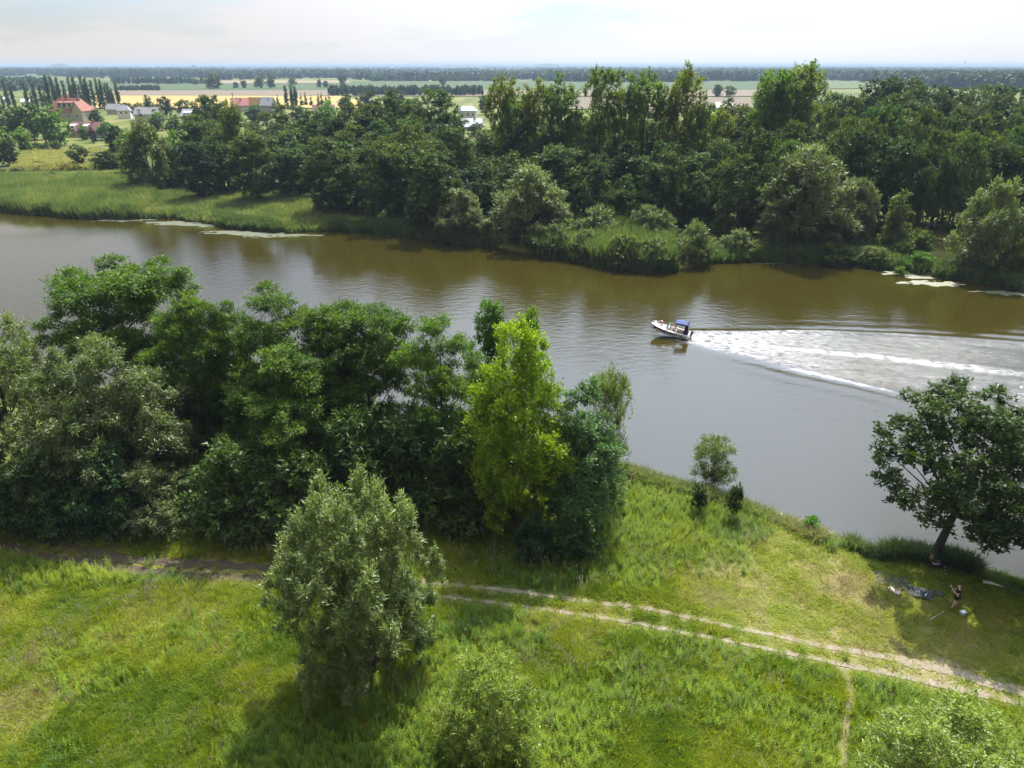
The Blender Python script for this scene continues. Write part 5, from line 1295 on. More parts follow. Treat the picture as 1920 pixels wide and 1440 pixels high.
# far spoil heap and low hills
def hump(px, top, hw, d, seed):
    v = (720 - top) / FPX; Z, Y = -SP + v * CP, CP + v * SP
    x0 = (px - 960) / FPX * d; y0 = Y * d; hh = max(CAM_H + Z * d, 12); w = hw / FPX * d
    xs = np.linspace(-1, 1, 33); ys = np.linspace(-1, 1, 9)
    A, B = np.meshgrid(xs, ys)
    z = hh * np.clip(1 - np.abs(A) ** 2.4, 0, 1) * np.clip(1 - B ** 2, 0, 1) * (.75 + .35 * fbm(A * 3 + 9, B * 2 + 9, seed))
    i = np.arange(33 * 9).reshape(9, 33); q = np.stack([i[:-1, :-1], i[:-1, 1:], i[1:, 1:], i[1:, :-1]], -1).reshape(-1, 4)
    o = link("hills", mesh_np("hills", np.stack([x0 + A * w, y0 + B * w * .5, z], -1), quads=q, mats=[HILLM], shade=True))
    tag(o, kind='structure')
HILLM = plain("hill_cover", (.10,.10,.06), .95, .3, .01, .1)
hump(110, 118.5, 30, 6500, 1); hump(1025, 119.0, 42, 9000, 2); hump(860, 120.5, 60, 9500, 3); hump(1610, 120.8, 50, 9500, 4)
p, t = gpt(1362, 380)
r = tag(link('dead_tree', None, None, p), "bare leaning dead trunk in front of the white shed", 'dead tree')
hd = height_at(p, 186)
MB().tube([(0,0,-.3),(-.3,.1,hd*.4),(-1.0,.2,hd*.75),(-3.4,.2,hd)], [.30,.22,.16,.07], 7).build('trunk', BARK_D, r, True)
MB().tube([(-2.0,.2,hd*.86),(-1.9,.2,hd*.95),(-1.8,.3,hd*1.02)], [.07,.05,.02], 5).build('branch', BARK_D, r, True)

# ------------------------------------------------------------------ floating duckweed and foam at the banks
def mat_patch(label, px, py, rx, ry, col, thr, seed, rot=0.0, z=.012):
    c, t = at(px, py, 0)
    n = 46
    a = np.linspace(-1.15, 1.15, n * 2); b = np.linspace(-1.15, 1.15, n)
    A, B = np.meshgrid(a, b)
    x = A * rx; y = B * ry
    cr, sr = math.cos(rot), math.sin(rot)
    X, Y = c[0] + x * cr - y * sr, c[1] + x * sr + y * cr
    e = 1 - np.sqrt(A ** 2 + B ** 2) + (fbm(X / 1.6, Y / .8, seed, 4) - .5) * 1.3
    k = e > thr
    i = np.arange(A.size).reshape(A.shape)
    q = np.stack([i[:-1, :-1], i[:-1, 1:], i[1:, 1:], i[1:, :-1]], -1)
    keep = (k[:-1, :-1] & k[1:, 1:]) | (k[1:, :-1] & k[:-1, 1:])
    q = q[keep]
    used = np.unique(q); mp = np.zeros(A.size, int); mp[used] = np.arange(len(used))
    Z = z + .02 * fbm(X / .5, Y / .5, seed + 3)
    V = np.stack([X, Y, Z], -1).reshape(-1, 3)[used]
    # give the mat a rim so that it has thickness
    me = mesh_np("duckweed", V, quads=mp[q], mats=[col], shade=True)
    o = link("duckweed_mat", me)
    md = o.modifiers.new("thickness", 'SOLIDIFY'); md.thickness = .02; md.offset = -1
    return tag(o, label, "duckweed", "mats of duckweed floating at the far bank")
DWP = plain("pale_duckweed", (.175,.17,.115), .8, .35, 2.5, .3)
DWO = plain("olive_duckweed", (.062,.066,.030), .75, .35, 2.0, .3)
mat_patch("pale oval duckweed mat floating clear of the bank at the right", 1738, 531, 6.3, 2.0, DWP, .28, 1, -.10)
mat_patch("pale ragged duckweed mat between two weed tufts at the right", 1715, 515, 8.0, 3.2, DWP, .42, 2, -.15)
mat_patch("thin pale duckweed streak left of the ragged mat", 1622, 500, 5.0, 1.2, DWP, .42, 3, -.12)
mat_patch("small duckweed scraps at the right edge of the river", 1895, 550, 8.0, 2.0, DWO, .50, 4, -.2)
mat_patch("olive duckweed strip under the sunny far meadow, left end", 225, 412, 9.0, 3.0, DWO, .35, 5, -.05)
mat_patch("olive duckweed strip under the sunny far meadow, middle", 345, 420, 14.0, 4.0, DWO, .42, 6, -.25)
mat_patch("pale tongue of duckweed reaching right below the sunny meadow", 470, 438, 13.0, 3.4, DWO, .30, 7, -.2)
mat_patch("narrow duckweed tip at the right end of the tongue", 560, 441, 6.0, 1.2, DWO, .35, 8, -.1)
mat_patch("thin duckweed film below the bushes at the waterline", 1450, 494, 9.0, 1.2, DWO, .5, 9, -.02)
T('youngbush', 'weed_tuft', "green weed tuft standing in the left part of the duckweed", 1688, 517, 499, 14, cat='plant')
T('youngbush', 'weed_tuft', "green weed tuft standing at the back of the duckweed", 1712, 510, 495, 15, cat='plant', rz=1)

STONE = plain("pale_stone", (.55,.53,.48), .85, .2, 6, .3, bump=.4)
def stone(px, py, size, lb, seed):
    rg = np.random.default_rng(seed)
    p, t = gpt(px, py, 0.05)
    p[2] = max(float(ground_z(p[0], p[1])), -.03)
    v, f = [], []
    n, m = 9, 5
    for i in range(m + 1):
        th = math.pi * i / m
        for j in range(n):
            a = 2 * math.pi * j / n; k = size * rg.uniform(.8, 1.15)
            v.append((k * math.sin(th) * math.cos(a) * 1.25, k * math.sin(th) * math.sin(a), k * math.cos(th) * .55))
    f = [(i*n+j, (i+1)*n+j, (i+1)*n+(j+1)%n, i*n+(j+1)%n) for i in range(m) for j in range(n)]
    o = MB().add(v, f).build('bank_stone', STONE, None, True, p, (0, 0, rg.uniform(0, 6)))
    tag(o, lb, "stone", "pale stones along the near bank")
for i in range(16):
    rr_ = random.Random(i + 40)
    k = i % 8
    px, py = [(1232,903),(1240,906),(1462,968),(1470,973),(1478,979),(1486,985),(1545,1000),(1572,1028)][k]
    lb = ["pale stone at the water's edge left of the small thin willow", "pale stone at the water's edge left of the small thin willow", *["pale stone in the bay beside the bright shrub on the bank's tip"]*5, "pale stone in the little notch of the bank"][k]
    stone(px + rr_.uniform(-6, 6), py + rr_.uniform(-3, 2), rr_.uniform(.16, .32), lb, i)

# ------------------------------------------------------------------ people
SKIN = plain("skin", (.52,.33,.25), .55, .08, 8)
def skinned(name, verts, edges, rads, mat, parent, root=0, sub=2):
    me = bpy.data.meshes.new(name); me.from_pydata([tuple(v) for v in verts], edges, [])
    o = link(name, me, parent); me.materials.append(mat)
    o.modifiers.new("skin", 'SKIN')
    sv = me.skin_vertices[0].data if me.skin_vertices else None
    if sv is None:
        bpy.context.view_layer.objects.active = o
        sv = me.skin_vertices.new(name="skin").data if hasattr(me.skin_vertices, "new") else None
    for i, r in enumerate(rads):
        sv[i].radius = (r, r) if not isinstance(r, tuple) else r
    sv[root].use_root = True
    sb = o.modifiers.new("smooth", 'SUBSURF'); sb.levels = sub; sb.render_levels = sub
    return o
def person(loc, rz, label, J, shirt, shorts, shoes, hair, long_legs=False, group=None, parent_rot=None, hairlen=0.0):
    """J: joint positions, local, facing +x"""
    r = empty('person', loc, label, 'person', group, rz)
    if parent_rot is not None: r.rotation_euler = parent_rot
    V, E, Rd, ix = [], [], [], {}
    def add(k, p, rad, par=None):
        ix[k] = len(V); V.append(np.array(p, float)); Rd.append(rad)
        if par is not None: E.append((ix[par], ix[k]))
    add('pelvis', J['pelvis'], (.15,.125))
    pel, che, nek, hd = (np.array(J[k], float) for k in ('pelvis', 'chest', 'neck', 'head'))
    add('belly', (pel + che) / 2, (.145,.115), 'pelvis'); add('chest', che, (.165,.12), 'belly')
    add('neck', nek, .055, 'chest'); up = unit(hd - nek)
    add('jaw', hd - up * .06, (.068,.072), 'neck'); add('skull', hd + up * .03, (.085,.095), 'jaw'); add('crown', hd + up * .10, (.06,.07), 'skull')
    fwd = np.array(J.get('look', (1, 0, 0)), float); fwd = unit(fwd)
    add('nose', hd + fwd * .115 - up * .01, .014, 'skull')
    for s, S in (('l', 1), ('r', -1)):
        sh, el, wr = (np.array(J[k + s], float) for k in ('sh', 'el', 'wr'))
        add('sh' + s, sh, .062, 'chest'); add('el' + s, el, .046, 'sh' + s); add('wr' + s, wr, .031, 'el' + s)
        d = unit(np.array(J['hand' + s], float) - wr); pl = wr + d * .08
        add('palm' + s, pl, (.036,.022), 'wr' + s)
        sd = unit(np.cross(d, [0, 0, 1.0]) + 1e-6)
        for q, (o_, ln) in enumerate(((-.03,.065),(-.01,.08),(.01,.075),(.03,.06))):
            k1 = pl + d * .03 + sd * o_; add('f%s%da' % (s, q), k1, .0095, 'palm' + s)
            add('f%s%db' % (s, q), k1 + d * ln * .6 - np.array([0,0,.018]), .0085, 'f%s%da' % (s, q))
        add('th' + s, pl - sd * .05 * S + d * .01, .011, 'palm' + s)
        hp, kn, an, to = (np.array(J[k + s], float) for k in ('hip', 'kn', 'an', 'toe'))
        add('hip' + s, hp, .095, 'pelvis'); add('kn' + s, kn, .062, 'hip' + s); add('cal' + s, kn * .65 + an * .35, .060, 'kn' + s); add('an' + s, an, .038, 'cal' + s)
        add('toe' + s, to, .035, 'an' + s)
    skinned('body', V, E, Rd, SKIN, r, 0)
    G = lambda k: V[ix[k]]
    # shirt, shorts, shoes and hair sit a little proud of the body
    sv = [G('pelvis') + [0,0,.04], G('belly'), G('chest'), G('neck') * .6 + G('chest') * .4, G('shl'), G('shl') * .45 + G('ell') * .55, G('shr'), G('shr') * .45 + G('elr') * .55]
    skinned('shirt', sv, [(0,1),(1,2),(2,3),(2,4),(4,5),(2,6),(6,7)], [(.175,.15),(.17,.14),(.185,.14),(.085,.085),.085,.075,.085,.075], shirt, r, 1)
    f = .62 if not long_legs else 1.0
    pv = [G('pelvis') + [0,0,.02]]; pe = []; pr = [(.17,.15)]
    for s in 'lr':
        h, k = G('hip' + s), G('kn' + s); b = len(pv)
        pv += [h, h * (1 - f) + k * f]; pe += [(0, b), (b, b + 1)]; pr += [.125, .105 if not long_legs else .085]
        if long_legs: pv.append(k * .12 + G('an' + s) * .88); pe.append((b + 1, b + 2)); pr.append(.06)
    skinned('trousers' if long_legs else 'shorts', pv, pe, pr, shorts, r, 0)
    for s in 'lr':
        a, to = G('an' + s), G('toe' + s)
        skinned('shoe', [a * .9 + to * .1 - [0,0,.02], a * .55 + to * .45 + [0,0,-.01], to + unit(to - a) * .03], [(0,1),(1,2)], [.05,.048,.036], shoes, r, 1, 1)
    hv = [hd + up * .045 - fwd * .03, hd + up * .105 - fwd * .01]
    hr_ = [(.085,.092),(.06,.07)]; he = [(0,1)]
    if hairlen: hv.append(hd - up * hairlen - fwd * .07); hr_.append(.06); he.append((0,2))
    skinned('hair', hv, he, hr_, hair, r, 0, 1)
    return r
BLACK = plain("black_cloth", (.012,.012,.014), .9, .3, 9, .2)
NAVY = plain("navy_cloth", (.022,.030,.075), .85, .25, 7, .2)
MAROON = plain("dark_red_cloth", (.14,.03,.035), .85, .2, 8, .2)
PALE = plain("white_cloth", (.68,.66,.63), .85, .1, 8, .2)
TAN = plain("tan_cloth", (.34,.26,.19), .85, .15, 8, .2)
HAIRB = plain("brown_hair", (.09,.055,.035), .7, .3, 20)
HAIRR = plain("cropped_fair_hair", (.33,.17,.10), .7, .25, 20)
p, t = gpt(1789, 1140)
p[2] = float(ground_z(p[0], p[1]))
STAND = dict(pelvis=(0,0,.95), chest=(.02,0,1.33), neck=(.03,0,1.50), head=(.06,0,1.62), look=(1,0,-.15), shl=(.02,.18,1.42), shr=(.02,-.18,1.42), ell=(.10,.27,1.15), elr=(.10,-.27,1.15),
             wrl=(.36,.12,1.34), wrr=(.36,-.10,1.34), handl=(.46,.06,1.42), handr=(.46,-.05,1.42), hipl=(0,.10,.90), hipr=(0,-.10,.90), knl=(.12,.13,.50), knr=(-.02,-.13,.49), anl=(.16,.15,.09), anr=(-.14,-.14,.09), toel=(.34,.18,.04), toer=(.05,-.17,.04))
man = person(p, math.pi - .35, "person in black shirt and shorts standing in the oak's shade holding a device", STAND, BLACK, BLACK, BLACK, HAIRR)
M_ = Matrix.Rotation(math.pi - .35, 4, 'Z')
dv = Vector(p) + M_ @ Vector((.50, 0, 1.44))
ctl = tag(link('remote_control', None, None, dv), "small dark remote control held in the standing person's hands", 'remote control'); ctl.rotation_euler = (0, -.5, math.pi - .35)
MB().box(-.05,.05,-.11,.11,-.02,.02).build('case', BLACK, ctl)
MB().box(.03,.045,-.08,.08,.02,.13).build('screen', plain("grey_screen", (.25,.27,.3), .3, .1, 5), ctl)
for sg in (-1, 1): MB().tube([(-.01,sg*.07,.02),(-.01,sg*.07,.05)], .008, 6).build('stick', BLACK, ctl)
SIT = dict(pelvis=(0,0,.14), chest=(-.16,0,.50), neck=(-.19,0,.67), head=(-.17,0,.79), look=(1,0,0), shl=(-.17,.18,.60), shr=(-.17,-.18,.60), ell=(.06,.27,.38), elr=(.06,-.27,.38), wrl=(.30,.16,.42), wrr=(.30,-.16,.42), handl=(.40,.12,.42), handr=(.40,-.12,.42),
           hipl=(.04,.10,.14), hipr=(.04,-.10,.14), knl=(.46,.14,.42), knr=(.44,-.14,.40), anl=(.72,.14,.09), anr=(.74,-.15,.09), toel=(.92,.17,.05), toer=(.94,-.18,.05))
p, t = gpt(1747, 1062); p[2] = float(ground_z(p[0], p[1])) + .02
person(p, -.55, "person in dark clothes sitting on the grass against the leaning oak trunk", SIT, BLACK, NAVY, BLACK, HAIRR, long_legs=True)

# things lying in the oak's shade
def cloth(name, label, px, py, w, d, mat, rz, seed, cat='blanket', hgt=.05):
    p, t = gpt(px, py)
    n, m = 26, 18
    A, B = np.meshgrid(np.linspace(-1, 1, n), np.linspace(-1, 1, m))
    e = 1 + (fbm(A * 2 + seed, B * 2, seed) - .5) * .35
    x, y = A * w / 2 * e, B * d / 2 * e
    c, s = math.cos(rz), math.sin(rz)
    X, Y = p[0] + x * c - y * s, p[1] + x * s + y * c
    Z = ground_z(X, Y) + .05 + hgt * (fbm(A * 3.5, B * 3.5, seed + 2) + .8 * (vnoise(A * 6 + B * 2, B * 3, seed + 4)))
    i = np.arange(n * m).reshape(m, n); q = np.stack([i[:-1, :-1], i[:-1, 1:], i[1:, 1:], i[1:, :-1]], -1).reshape(-1, 4)
    o = link(name, mesh_np(name, np.stack([X, Y, Z], -1), quads=q, mats=[mat], shade=True))
    md = o.modifiers.new("thickness", 'SOLIDIFY'); md.thickness = .03; md.offset = 0
    return tag(o, label, cat)
def dotted(name, a, b, scale):
    m, N, L, out = new_mat(name); pr = N.new("ShaderNodeBsdfPrincipled"); pr.inputs["Roughness"].default_value = .85
    tc = N.new("ShaderNodeTexCoord"); vo = N.new("ShaderNodeTexVoronoi"); vo.inputs["Scale"].default_value = scale
    rp = N.new("ShaderNodeValToRGB"); rp.color_ramp.elements[0].position = .18; rp.color_ramp.elements[0].color = (*b, 1); rp.color_ramp.elements[1].position = .26; rp.color_ramp.elements[1].color = (*a, 1)
    L.new(tc.outputs["Object"], vo.inputs["Vector"]); L.new(vo.outputs["Distance"], rp.inputs[0]); L.new(rp.outputs[0], pr.inputs["Base Color"]); L.new(pr.outputs[0], out.inputs["Surface"]); return m
cloth('picnic_blanket', "crumpled navy blanket with pale flecks lying in the oak's shade", 1726, 1115, 1.35, 1.0, dotted("navy_flecked", (.020,.024,.045), (.15,.16,.20), 7.0), -.5, 3, hgt=.09)
cloth('picnic_blanket', "small faded blue cloth lying beside the navy blanket", 1757, 1114, .7, .55, plain("faded_blue", (.035,.038,.05), .9, .2, 6), -.5, 7, cat='cloth')
cloth('towel', "pinkish white towel crumpled by the grey ash", 1676, 1110, .75, .35, plain("pink_white", (.55,.43,.40), .9, .2, 6), -.9, 9, cat='towel', hgt=.07)
cloth('paper_sheet', "white paper lying at the left end of the navy blanket", 1710, 1111, .34, .18, PALE, -.1, 11, cat='paper', hgt=.03)
cloth('ash_patch', "grey ash of an old campfire in the oak's shade", 1673, 1090, 1.9, 1.5, plain("grey_ash", (.05,.052,.058), .95, .45, 5, .1), -.4, 13, cat='ash', hgt=.02)
p, t = gpt(1804, 1154)
r = tag(link('cool_box', None, None, p), "pale blue box standing on the grass near the standing person", 'box'); r.rotation_euler = (0, 0, .3)
MB().box(-.15,.15,-.11,.11,.02,.26).build('body', plain("pale_blue_plastic", (.25,.36,.46), .4, .08, 4), r)
MB().box(-.16,.16,-.12,.12,.26,.32).build('lid', plain("white_plastic", (.66,.72,.76), .4, .05, 4), r)
MB().tube([(-.13,0,.31),(-.13,0,.40),(.13,0,.40),(.13,0,.31)], .012, 6).build('handle', WHITE, r)
p, t = gpt(1734, 1122); MB().box(-.07,.07,-.06,.06,.12,.20)
o = MB().lathe([(.045,0),(.05,.16),(.05,.17)], 10).build('cup', WHITE, None, True, (p[0], p[1], float(ground_z(p[0], p[1])) + .14)); tag(o, "small white cup on the navy blanket", 'cup')
pa, _ = gpt(1742, 1165); pb, _ = gpt(1768, 1150)
o = MB().tube([(pa[0],pa[1],float(ground_z(pa[0],pa[1]))+.10),(pb[0],pb[1],float(ground_z(pb[0],pb[1]))+.16)], [.022,.015], 6).build('pale_stick', plain("bleached_wood", (.50,.45,.38), .8, .2, 8), None); tag(o, "pale straight stick lying in the grass below the person", 'stick')
for i, (a, b, lb) in enumerate([((1842,1092),(1872,1100),"upper bleached pole lying on the bank right of the person"),((1843,1095),(1880,1103),"lower bleached pole lying on the bank right of the person")]):
    pa, _ = gpt(*a); pb, _ = gpt(*b)
    o = MB().tube([(pa[0],pa[1],float(ground_z(pa[0],pa[1]))+.10),((pa[0]+pb[0])/2,(pa[1]+pb[1])/2+.04,float(ground_z((pa[0]+pb[0])/2,(pa[1]+pb[1])/2))+.15),(pb[0],pb[1],float(ground_z(pb[0],pb[1]))+.12)], [.06,.05,.035], 7).build('driftwood_pole', plain("bleached_pole_%d" % i, (.58,.53,.47), .8, .2, 8), None, True); tag(o, lb, 'pole')
cloth('sheet', "small pinkish white sheet on the dry meadow, far left", 65, 300, 3.0, 3.6, plain("pale_sheet", (.68,.56,.52), .9, .1, 2), .5, 17, cat='sheet', hgt=.5)

# ------------------------------------------------------------------ motor boat
GELW = plain("white_gelcoat", (.74,.76,.78), .28, .05, 2, .5)
DECKW = plain("cream_deck", (.74,.70,.64), .5, .06, 3, .4)
STRIPE = plain("dark_teal_stripe", (.010,.030,.045), .3, .1, 3, .5)
CANV = plain("blue_canvas", (.045,.056,.145), .8, .10, 4, .2)
CANVD = plain("dark_canvas", (.012,.012,.035), .8, .2, 4, .2)
STEEL = plain("steel_tube", (.62,.62,.62), .25, .05, 4, .5, 1.0)
MOTOR = plain("motor_grey", (.05,.05,.055), .4, .15, 4, .5)
def boat():
    L = 5.0
    fwd = -wdir; rz = math.atan2(fwd[1], fwd[0])
    org = np.array([STERN[0] + fwd[0] * 2.45, STERN[1] + fwd[1] * 2.45, .20])
    r = empty('motor_boat', org, "white motor boat with blue canopy speeding left up the river", 'boat')
    r.rotation_euler = (0, -.12, rz)
    X  = [-2.40,-1.2,0,.9,1.6,2.15,2.48,2.62]
    BS = [.98,1.02,1.0,.90,.68,.40,.16,.02]; BC = [.86,.88,.84,.70,.46,.20,.06,.01]
    ZS = [.70,.71,.75,.82,.90,.97,1.02,1.05]; ZC = [.14,.13,.15,.22,.36,.56,.76,.92]; ZK = [-.16,-.18,-.18,-.10,.06,.32,.62,.88]
    xs = np.linspace(X[0], X[-1], 25)
    f_ = lambda A: np.interp(xs, X, A)
    bs, bc, zs, zc, zk = f_(BS), f_(BC), f_(ZS), f_(ZC), f_(ZK)
    m = MB(); v = []
    for i, x in enumerate(xs):
        v += [(x, bs[i], zs[i]), (x, (bs[i]+bc[i])/2+.03, (zs[i]+zc[i])/2), (x, bc[i], zc[i]), (x, 0, zk[i]), (x, -bc[i], zc[i]), (x, -(bs[i]+bc[i])/2-.03, (zs[i]+zc[i])/2), (x, -bs[i], zs[i])]
    f = [(i*7+j, (i+1)*7+j, (i+1)*7+j+1, i*7+j+1) for i in range(24) for j in range(6)] + [(0,1,2,3,4,5,6)]
    m.add(v, f).build('hull', GELW, r, True)
    # rubbing strake along the sheer
    for sg in (1, -1):
        MB().tube([(x, sg*(bs[i]+.015), zs[i]-.02) for i, x in enumerate(xs)], .028, 6).build('rubbing_strake', GELW, r, True)
    # dark stripes on the sides, standing proud of the hull
    def stripe(x0, x1, lo, hi, taper):
        for sg in (1, -1):
            sx = np.linspace(x0, x1, 12); vv = []
            for k, x in enumerate(sx):
                b0, z0, b1, z1 = np.interp(x, xs, bs), np.interp(x, xs, zs), np.interp(x, xs, bc), np.interp(x, xs, zc)
                bm, zm = (b0 + b1) / 2 + .03, (z0 + z1) / 2
                u = k / 11
                a, b = lo + taper[0] * u, hi + taper[1] * u
                for q in (a, b):
                    y, z = (np.interp(q, [0, .5, 1], [b0, bm, b1]), np.interp(q, [0, .5, 1], [z0, zm, z1]))
                    vv += [(x, sg * (y + .012), z), (x, sg * (y - .01), z)]
            ff = []
            for k in range(11):
                a = k * 4; b = a + 4
                ff += [(a, b, b+2, a+2), (a, a+1, b+1, b), (a+2, b+2, b+3, a+3)]
            ff += [(0, 2, 3, 1), (44, 45, 47, 46)]
            MB().add(vv, ff).build('hull_stripe', STRIPE, r)
    stripe(2.25, .42, .22, .60, (.02, -.02)); stripe(.26, -1.05, .26, .58, (.10, .02)); stripe(-1.25, -2.0, .30, .66, (.28, .06))
    MB().box(-1.05,-.55,.975,.995,.52,.60).build('registration_plate', WHITE, r)
    # decks
    m = MB(); v = []
    dx = [x for x in xs if x >= .35]
    for x in dx:
        b, z = np.interp(x, xs, bs) - .01, np.interp(x, xs, zs)
        v += [(x, b, z), (x, b*.6, z+.09*min(1, b*1.6)), (x, 0, z+.13*min(1, b*1.6)), (x, -b*.6, z+.09*min(1, b*1.6)), (x, -b, z)]
    f = [(i*5+j, i*5+j+1, (i+1)*5+j+1, (i+1)*5+j) for i in range(len(dx)-1) for j in range(4)] + [(0,4,3,2,1)]
    m.add(v, f).build('foredeck', DECKW, r, True)
    MB().box(1.15,1.65,-.26,.26,.985,1.04).build('hatch', plain("hatch_grey", (.30,.32,.35), .3, .1, 3), r)
    sxs = np.linspace(-2.40, .36, 12)
    for sg in (1, -1):
        v = []
        for x in sxs:
            b, z = np.interp(x, xs, bs) - .01, np.interp(x, xs, zs)
            v += [(x, sg*b, z+.005), (x, sg*(b-.16), z+.03), (x, sg*(b-.18), .22)]
        f = [(i*3+j, (i+1)*3+j, (i+1)*3+j+1, i*3+j+1) for i in range(11) for j in range(2)]
        MB().add(v, f).build('side_deck', DECKW, r)
    MB().box(-2.38,.4,-.84,.84,.16,.22).build('cockpit_floor', plain("teak", (.22,.15,.09), .7, .2, 6), r)
    MB().box(-2.40,-2.15,-.82,.82,.22,.70).build('aft_bench', PALE, r)
    MB().box(.30,.40,-.80,.80,.22,.82).build('bulkhead', GELW, r)
    for sg in (1, -1):
        st = MB().box(-.75,-.25,sg*.42-.22,sg*.42+.22,.50,.60).build('seat', PALE, r)
        MB().box(-.80,-.72,sg*.42-.22,sg*.42+.22,.60,1.0).build('backrest', PALE, st)
        MB().tube([(-.5,sg*.42,.22),(-.5,sg*.42,.50)], .05, 8).build('pedestal', STEEL, st)
    wheel = MB().torus(.16, .015, n=16, m=6).build('steering_wheel', BLACK, r, True, (.12,-.42,.88), (0, -1.0, 0))
    # windscreen: three raked panes in a dark frame
    GL = plain("windscreen_glass", (.05,.06,.07), .08, .1, 1, .7)
    b = [(.72,.0,.99),(.62,.62,.92),(-.20,.90,.80)]; tp = [(.36,0,1.42),(.28,.54,1.38),(-.32,.80,1.20)]
    ws = MB(); 
    pts = [(.62,-.62,.92),(.62,.62,.92)]
    fr = MB()
    for sg in (1, -1):
        fr.tube([(.70,0,1.0),(.62,sg*.62,.93),(-.20,sg*.90,.80)], .02, 6).tube([(.36,0,1.42),(.28,sg*.54,1.38),(-.32,sg*.80,1.20)], .022, 6).tube([(.62,sg*.62,.93),(.28,sg*.54,1.38)], .02, 6).tube([(-.20,sg*.90,.80),(-.32,sg*.80,1.20)], .02, 6)
    wf = fr.build('windscreen_frame', STEEL, r, True)
    def pane(q):
        a = np.array(q, float); n = np.cross(a[1]-a[0], a[2]-a[0]); n /= np.linalg.norm(n)
        MB().add(list(a + n*.005) + list(a - n*.005), [(0,1,2,3),(7,6,5,4),(0,4,5,1),(1,5,6,2),(2,6,7,3),(3,7,4,0)]).build('pane', GL, wf)
    pane([(.70,0,1.0),(.62,.62,.93),(.28,.54,1.38),(.36,0,1.42)]); pane([(.62,-.62,.93),(.70,0,1.0),(.36,0,1.42),(.28,-.54,1.38)])
    # canopy
    n = 9; v = []
    for i, x in enumerate(np.linspace(-2.02, -.42, 6)):
        for j in range(n):
            y = -.86 + 1.72 * j / (n-1)
            v.append((x, y, 1.98 + .10*(1-(y/.86)**2) - .05*abs(i-2.5)/2.5))
    k = len(v); v += [(a, b_, c-.05) for a, b_, c in v]
    f = [(i*n+j, (i+1)*n+j, (i+1)*n+j+1, i*n+j+1) for i in range(5) for j in range(n-1)]; f += [tuple(k+q for q in reversed(t_)) for t_ in f]
    rim = [j for j in range(n)] + [i*n+n-1 for i in range(1,6)] + [5*n+j for j in range(n-2,-1,-1)] + [i*n for i in range(4,0,-1)]
    f += [(rim[i], rim[(i+1)%len(rim)], k+rim[(i+1)%len(rim)], k+rim[i]) for i in range(len(rim))]
    MB().add(v, f).build('canopy', CANV, r, True)
    for sg in (1, -1):
        MB().box(-2.0,-.44,sg*.86-.02,sg*.86+.02,1.80,1.95).build('valance', CANVD, r)
        MB().tube([(-.46,sg*.86,1.95),(-.60,sg*.90,.75)], .02, 6).build('canopy_post', STEEL, r)
        MB().tube([(-1.2,sg*.86,1.95),(-.9,sg*.92,.74)], .018, 6).build('canopy_post', STEEL, r)
        MB().add([(-2.03,sg*.87,1.95),(-1.72,sg*.87,1.95),(-1.66,sg*.92,.74),(-2.18,sg*.90,.74),(-2.03,sg*.84,1.95),(-1.72,sg*.84,1.95),(-1.66,sg*.89,.74),(-2.18,sg*.87,.74)],
                 [(0,1,2,3),(7,6,5,4),(0,4,5,1),(1,5,6,2),(2,6,7,3),(3,7,4,0)]).build('side_curtain', CANVD, r)
    rc = MB().add([(-2.03,.84,1.95),(-2.03,-.84,1.95),(-2.22,-.86,.72),(-2.22,.86,.72),(-2.06,.84,1.95),(-2.06,-.84,1.95),(-2.25,-.86,.72),(-2.25,.86,.72)], [(0,1,2,3),(7,6,5,4),(0,4,5,1),(1,5,6,2),(2,6,7,3),(3,7,4,0)]).build('rear_curtain', CANVD, r)
    for y0 in (-.66, .08):
        MB().add([(-2.085,y0,1.74),(-2.085,y0+.58,1.74),(-2.20,y0+.58,1.05),(-2.20,y0,1.05),(-2.105,y0,1.74),(-2.105,y0+.58,1.74),(-2.22,y0+.58,1.05),(-2.22,y0,1.05)], [(3,2,1,0),(4,5,6,7),(0,1,5,4),(1,2,6,5),(2,3,7,6),(3,0,4,7)]).build('clear_window', plain("vinyl_window", (.45,.47,.50), .2, .1, 2, .6), rc)
    # bow rail
    for sg in (1, -1):
        MB().tube([(.75,sg*.84,.82),(.85,sg*.82,1.12),(1.5,sg*.66,1.22),(2.15,sg*.34,1.30),(2.5,sg*.0,1.34)], .016, 6).build('bow_rail', STEEL, r, True)
        for x, y in ((1.3,.74),(1.9,.5),(2.3,.24)):
            MB().tube([(x,sg*y,np.interp(x,xs,zs)),(x,sg*y*.96,np.interp(x,[.85,1.5,2.15,2.5],[1.12,1.22,1.30,1.34]))], .014, 6).build('stanchion', STEEL, r)
    MB().tube([(2.55,0,1.06),(2.80,0,1.10),(2.84,0,1.02)], [.035,.04,.05], 7).build('anchor', MOTOR, r)
    MB().lathe([(.02,0),(.035,.05),(.03,.09)], 8, (2.25,.16,1.02)).build('cleat', STEEL, r)
    # outboard motor
    om = MB().lathe([(.10,0),(.17,.06),(.19,.25),(.17,.40),(.08,.48)], 14, (-2.66,0,.66)).build('motor_cowl', MOTOR, r, True)
    MB().box(-2.72,-2.56,-.06,.06,-.25,.68).build('motor_leg', MOTOR, om)
    MB().box(-2.86,-2.48,-.13,.13,-.06,-.03).build('cavitation_plate', MOTOR, om)
    MB().box(-2.58,-2.40,-.18,.18,.45,.62).build('motor_bracket', MOTOR, om)
    pp = MB()
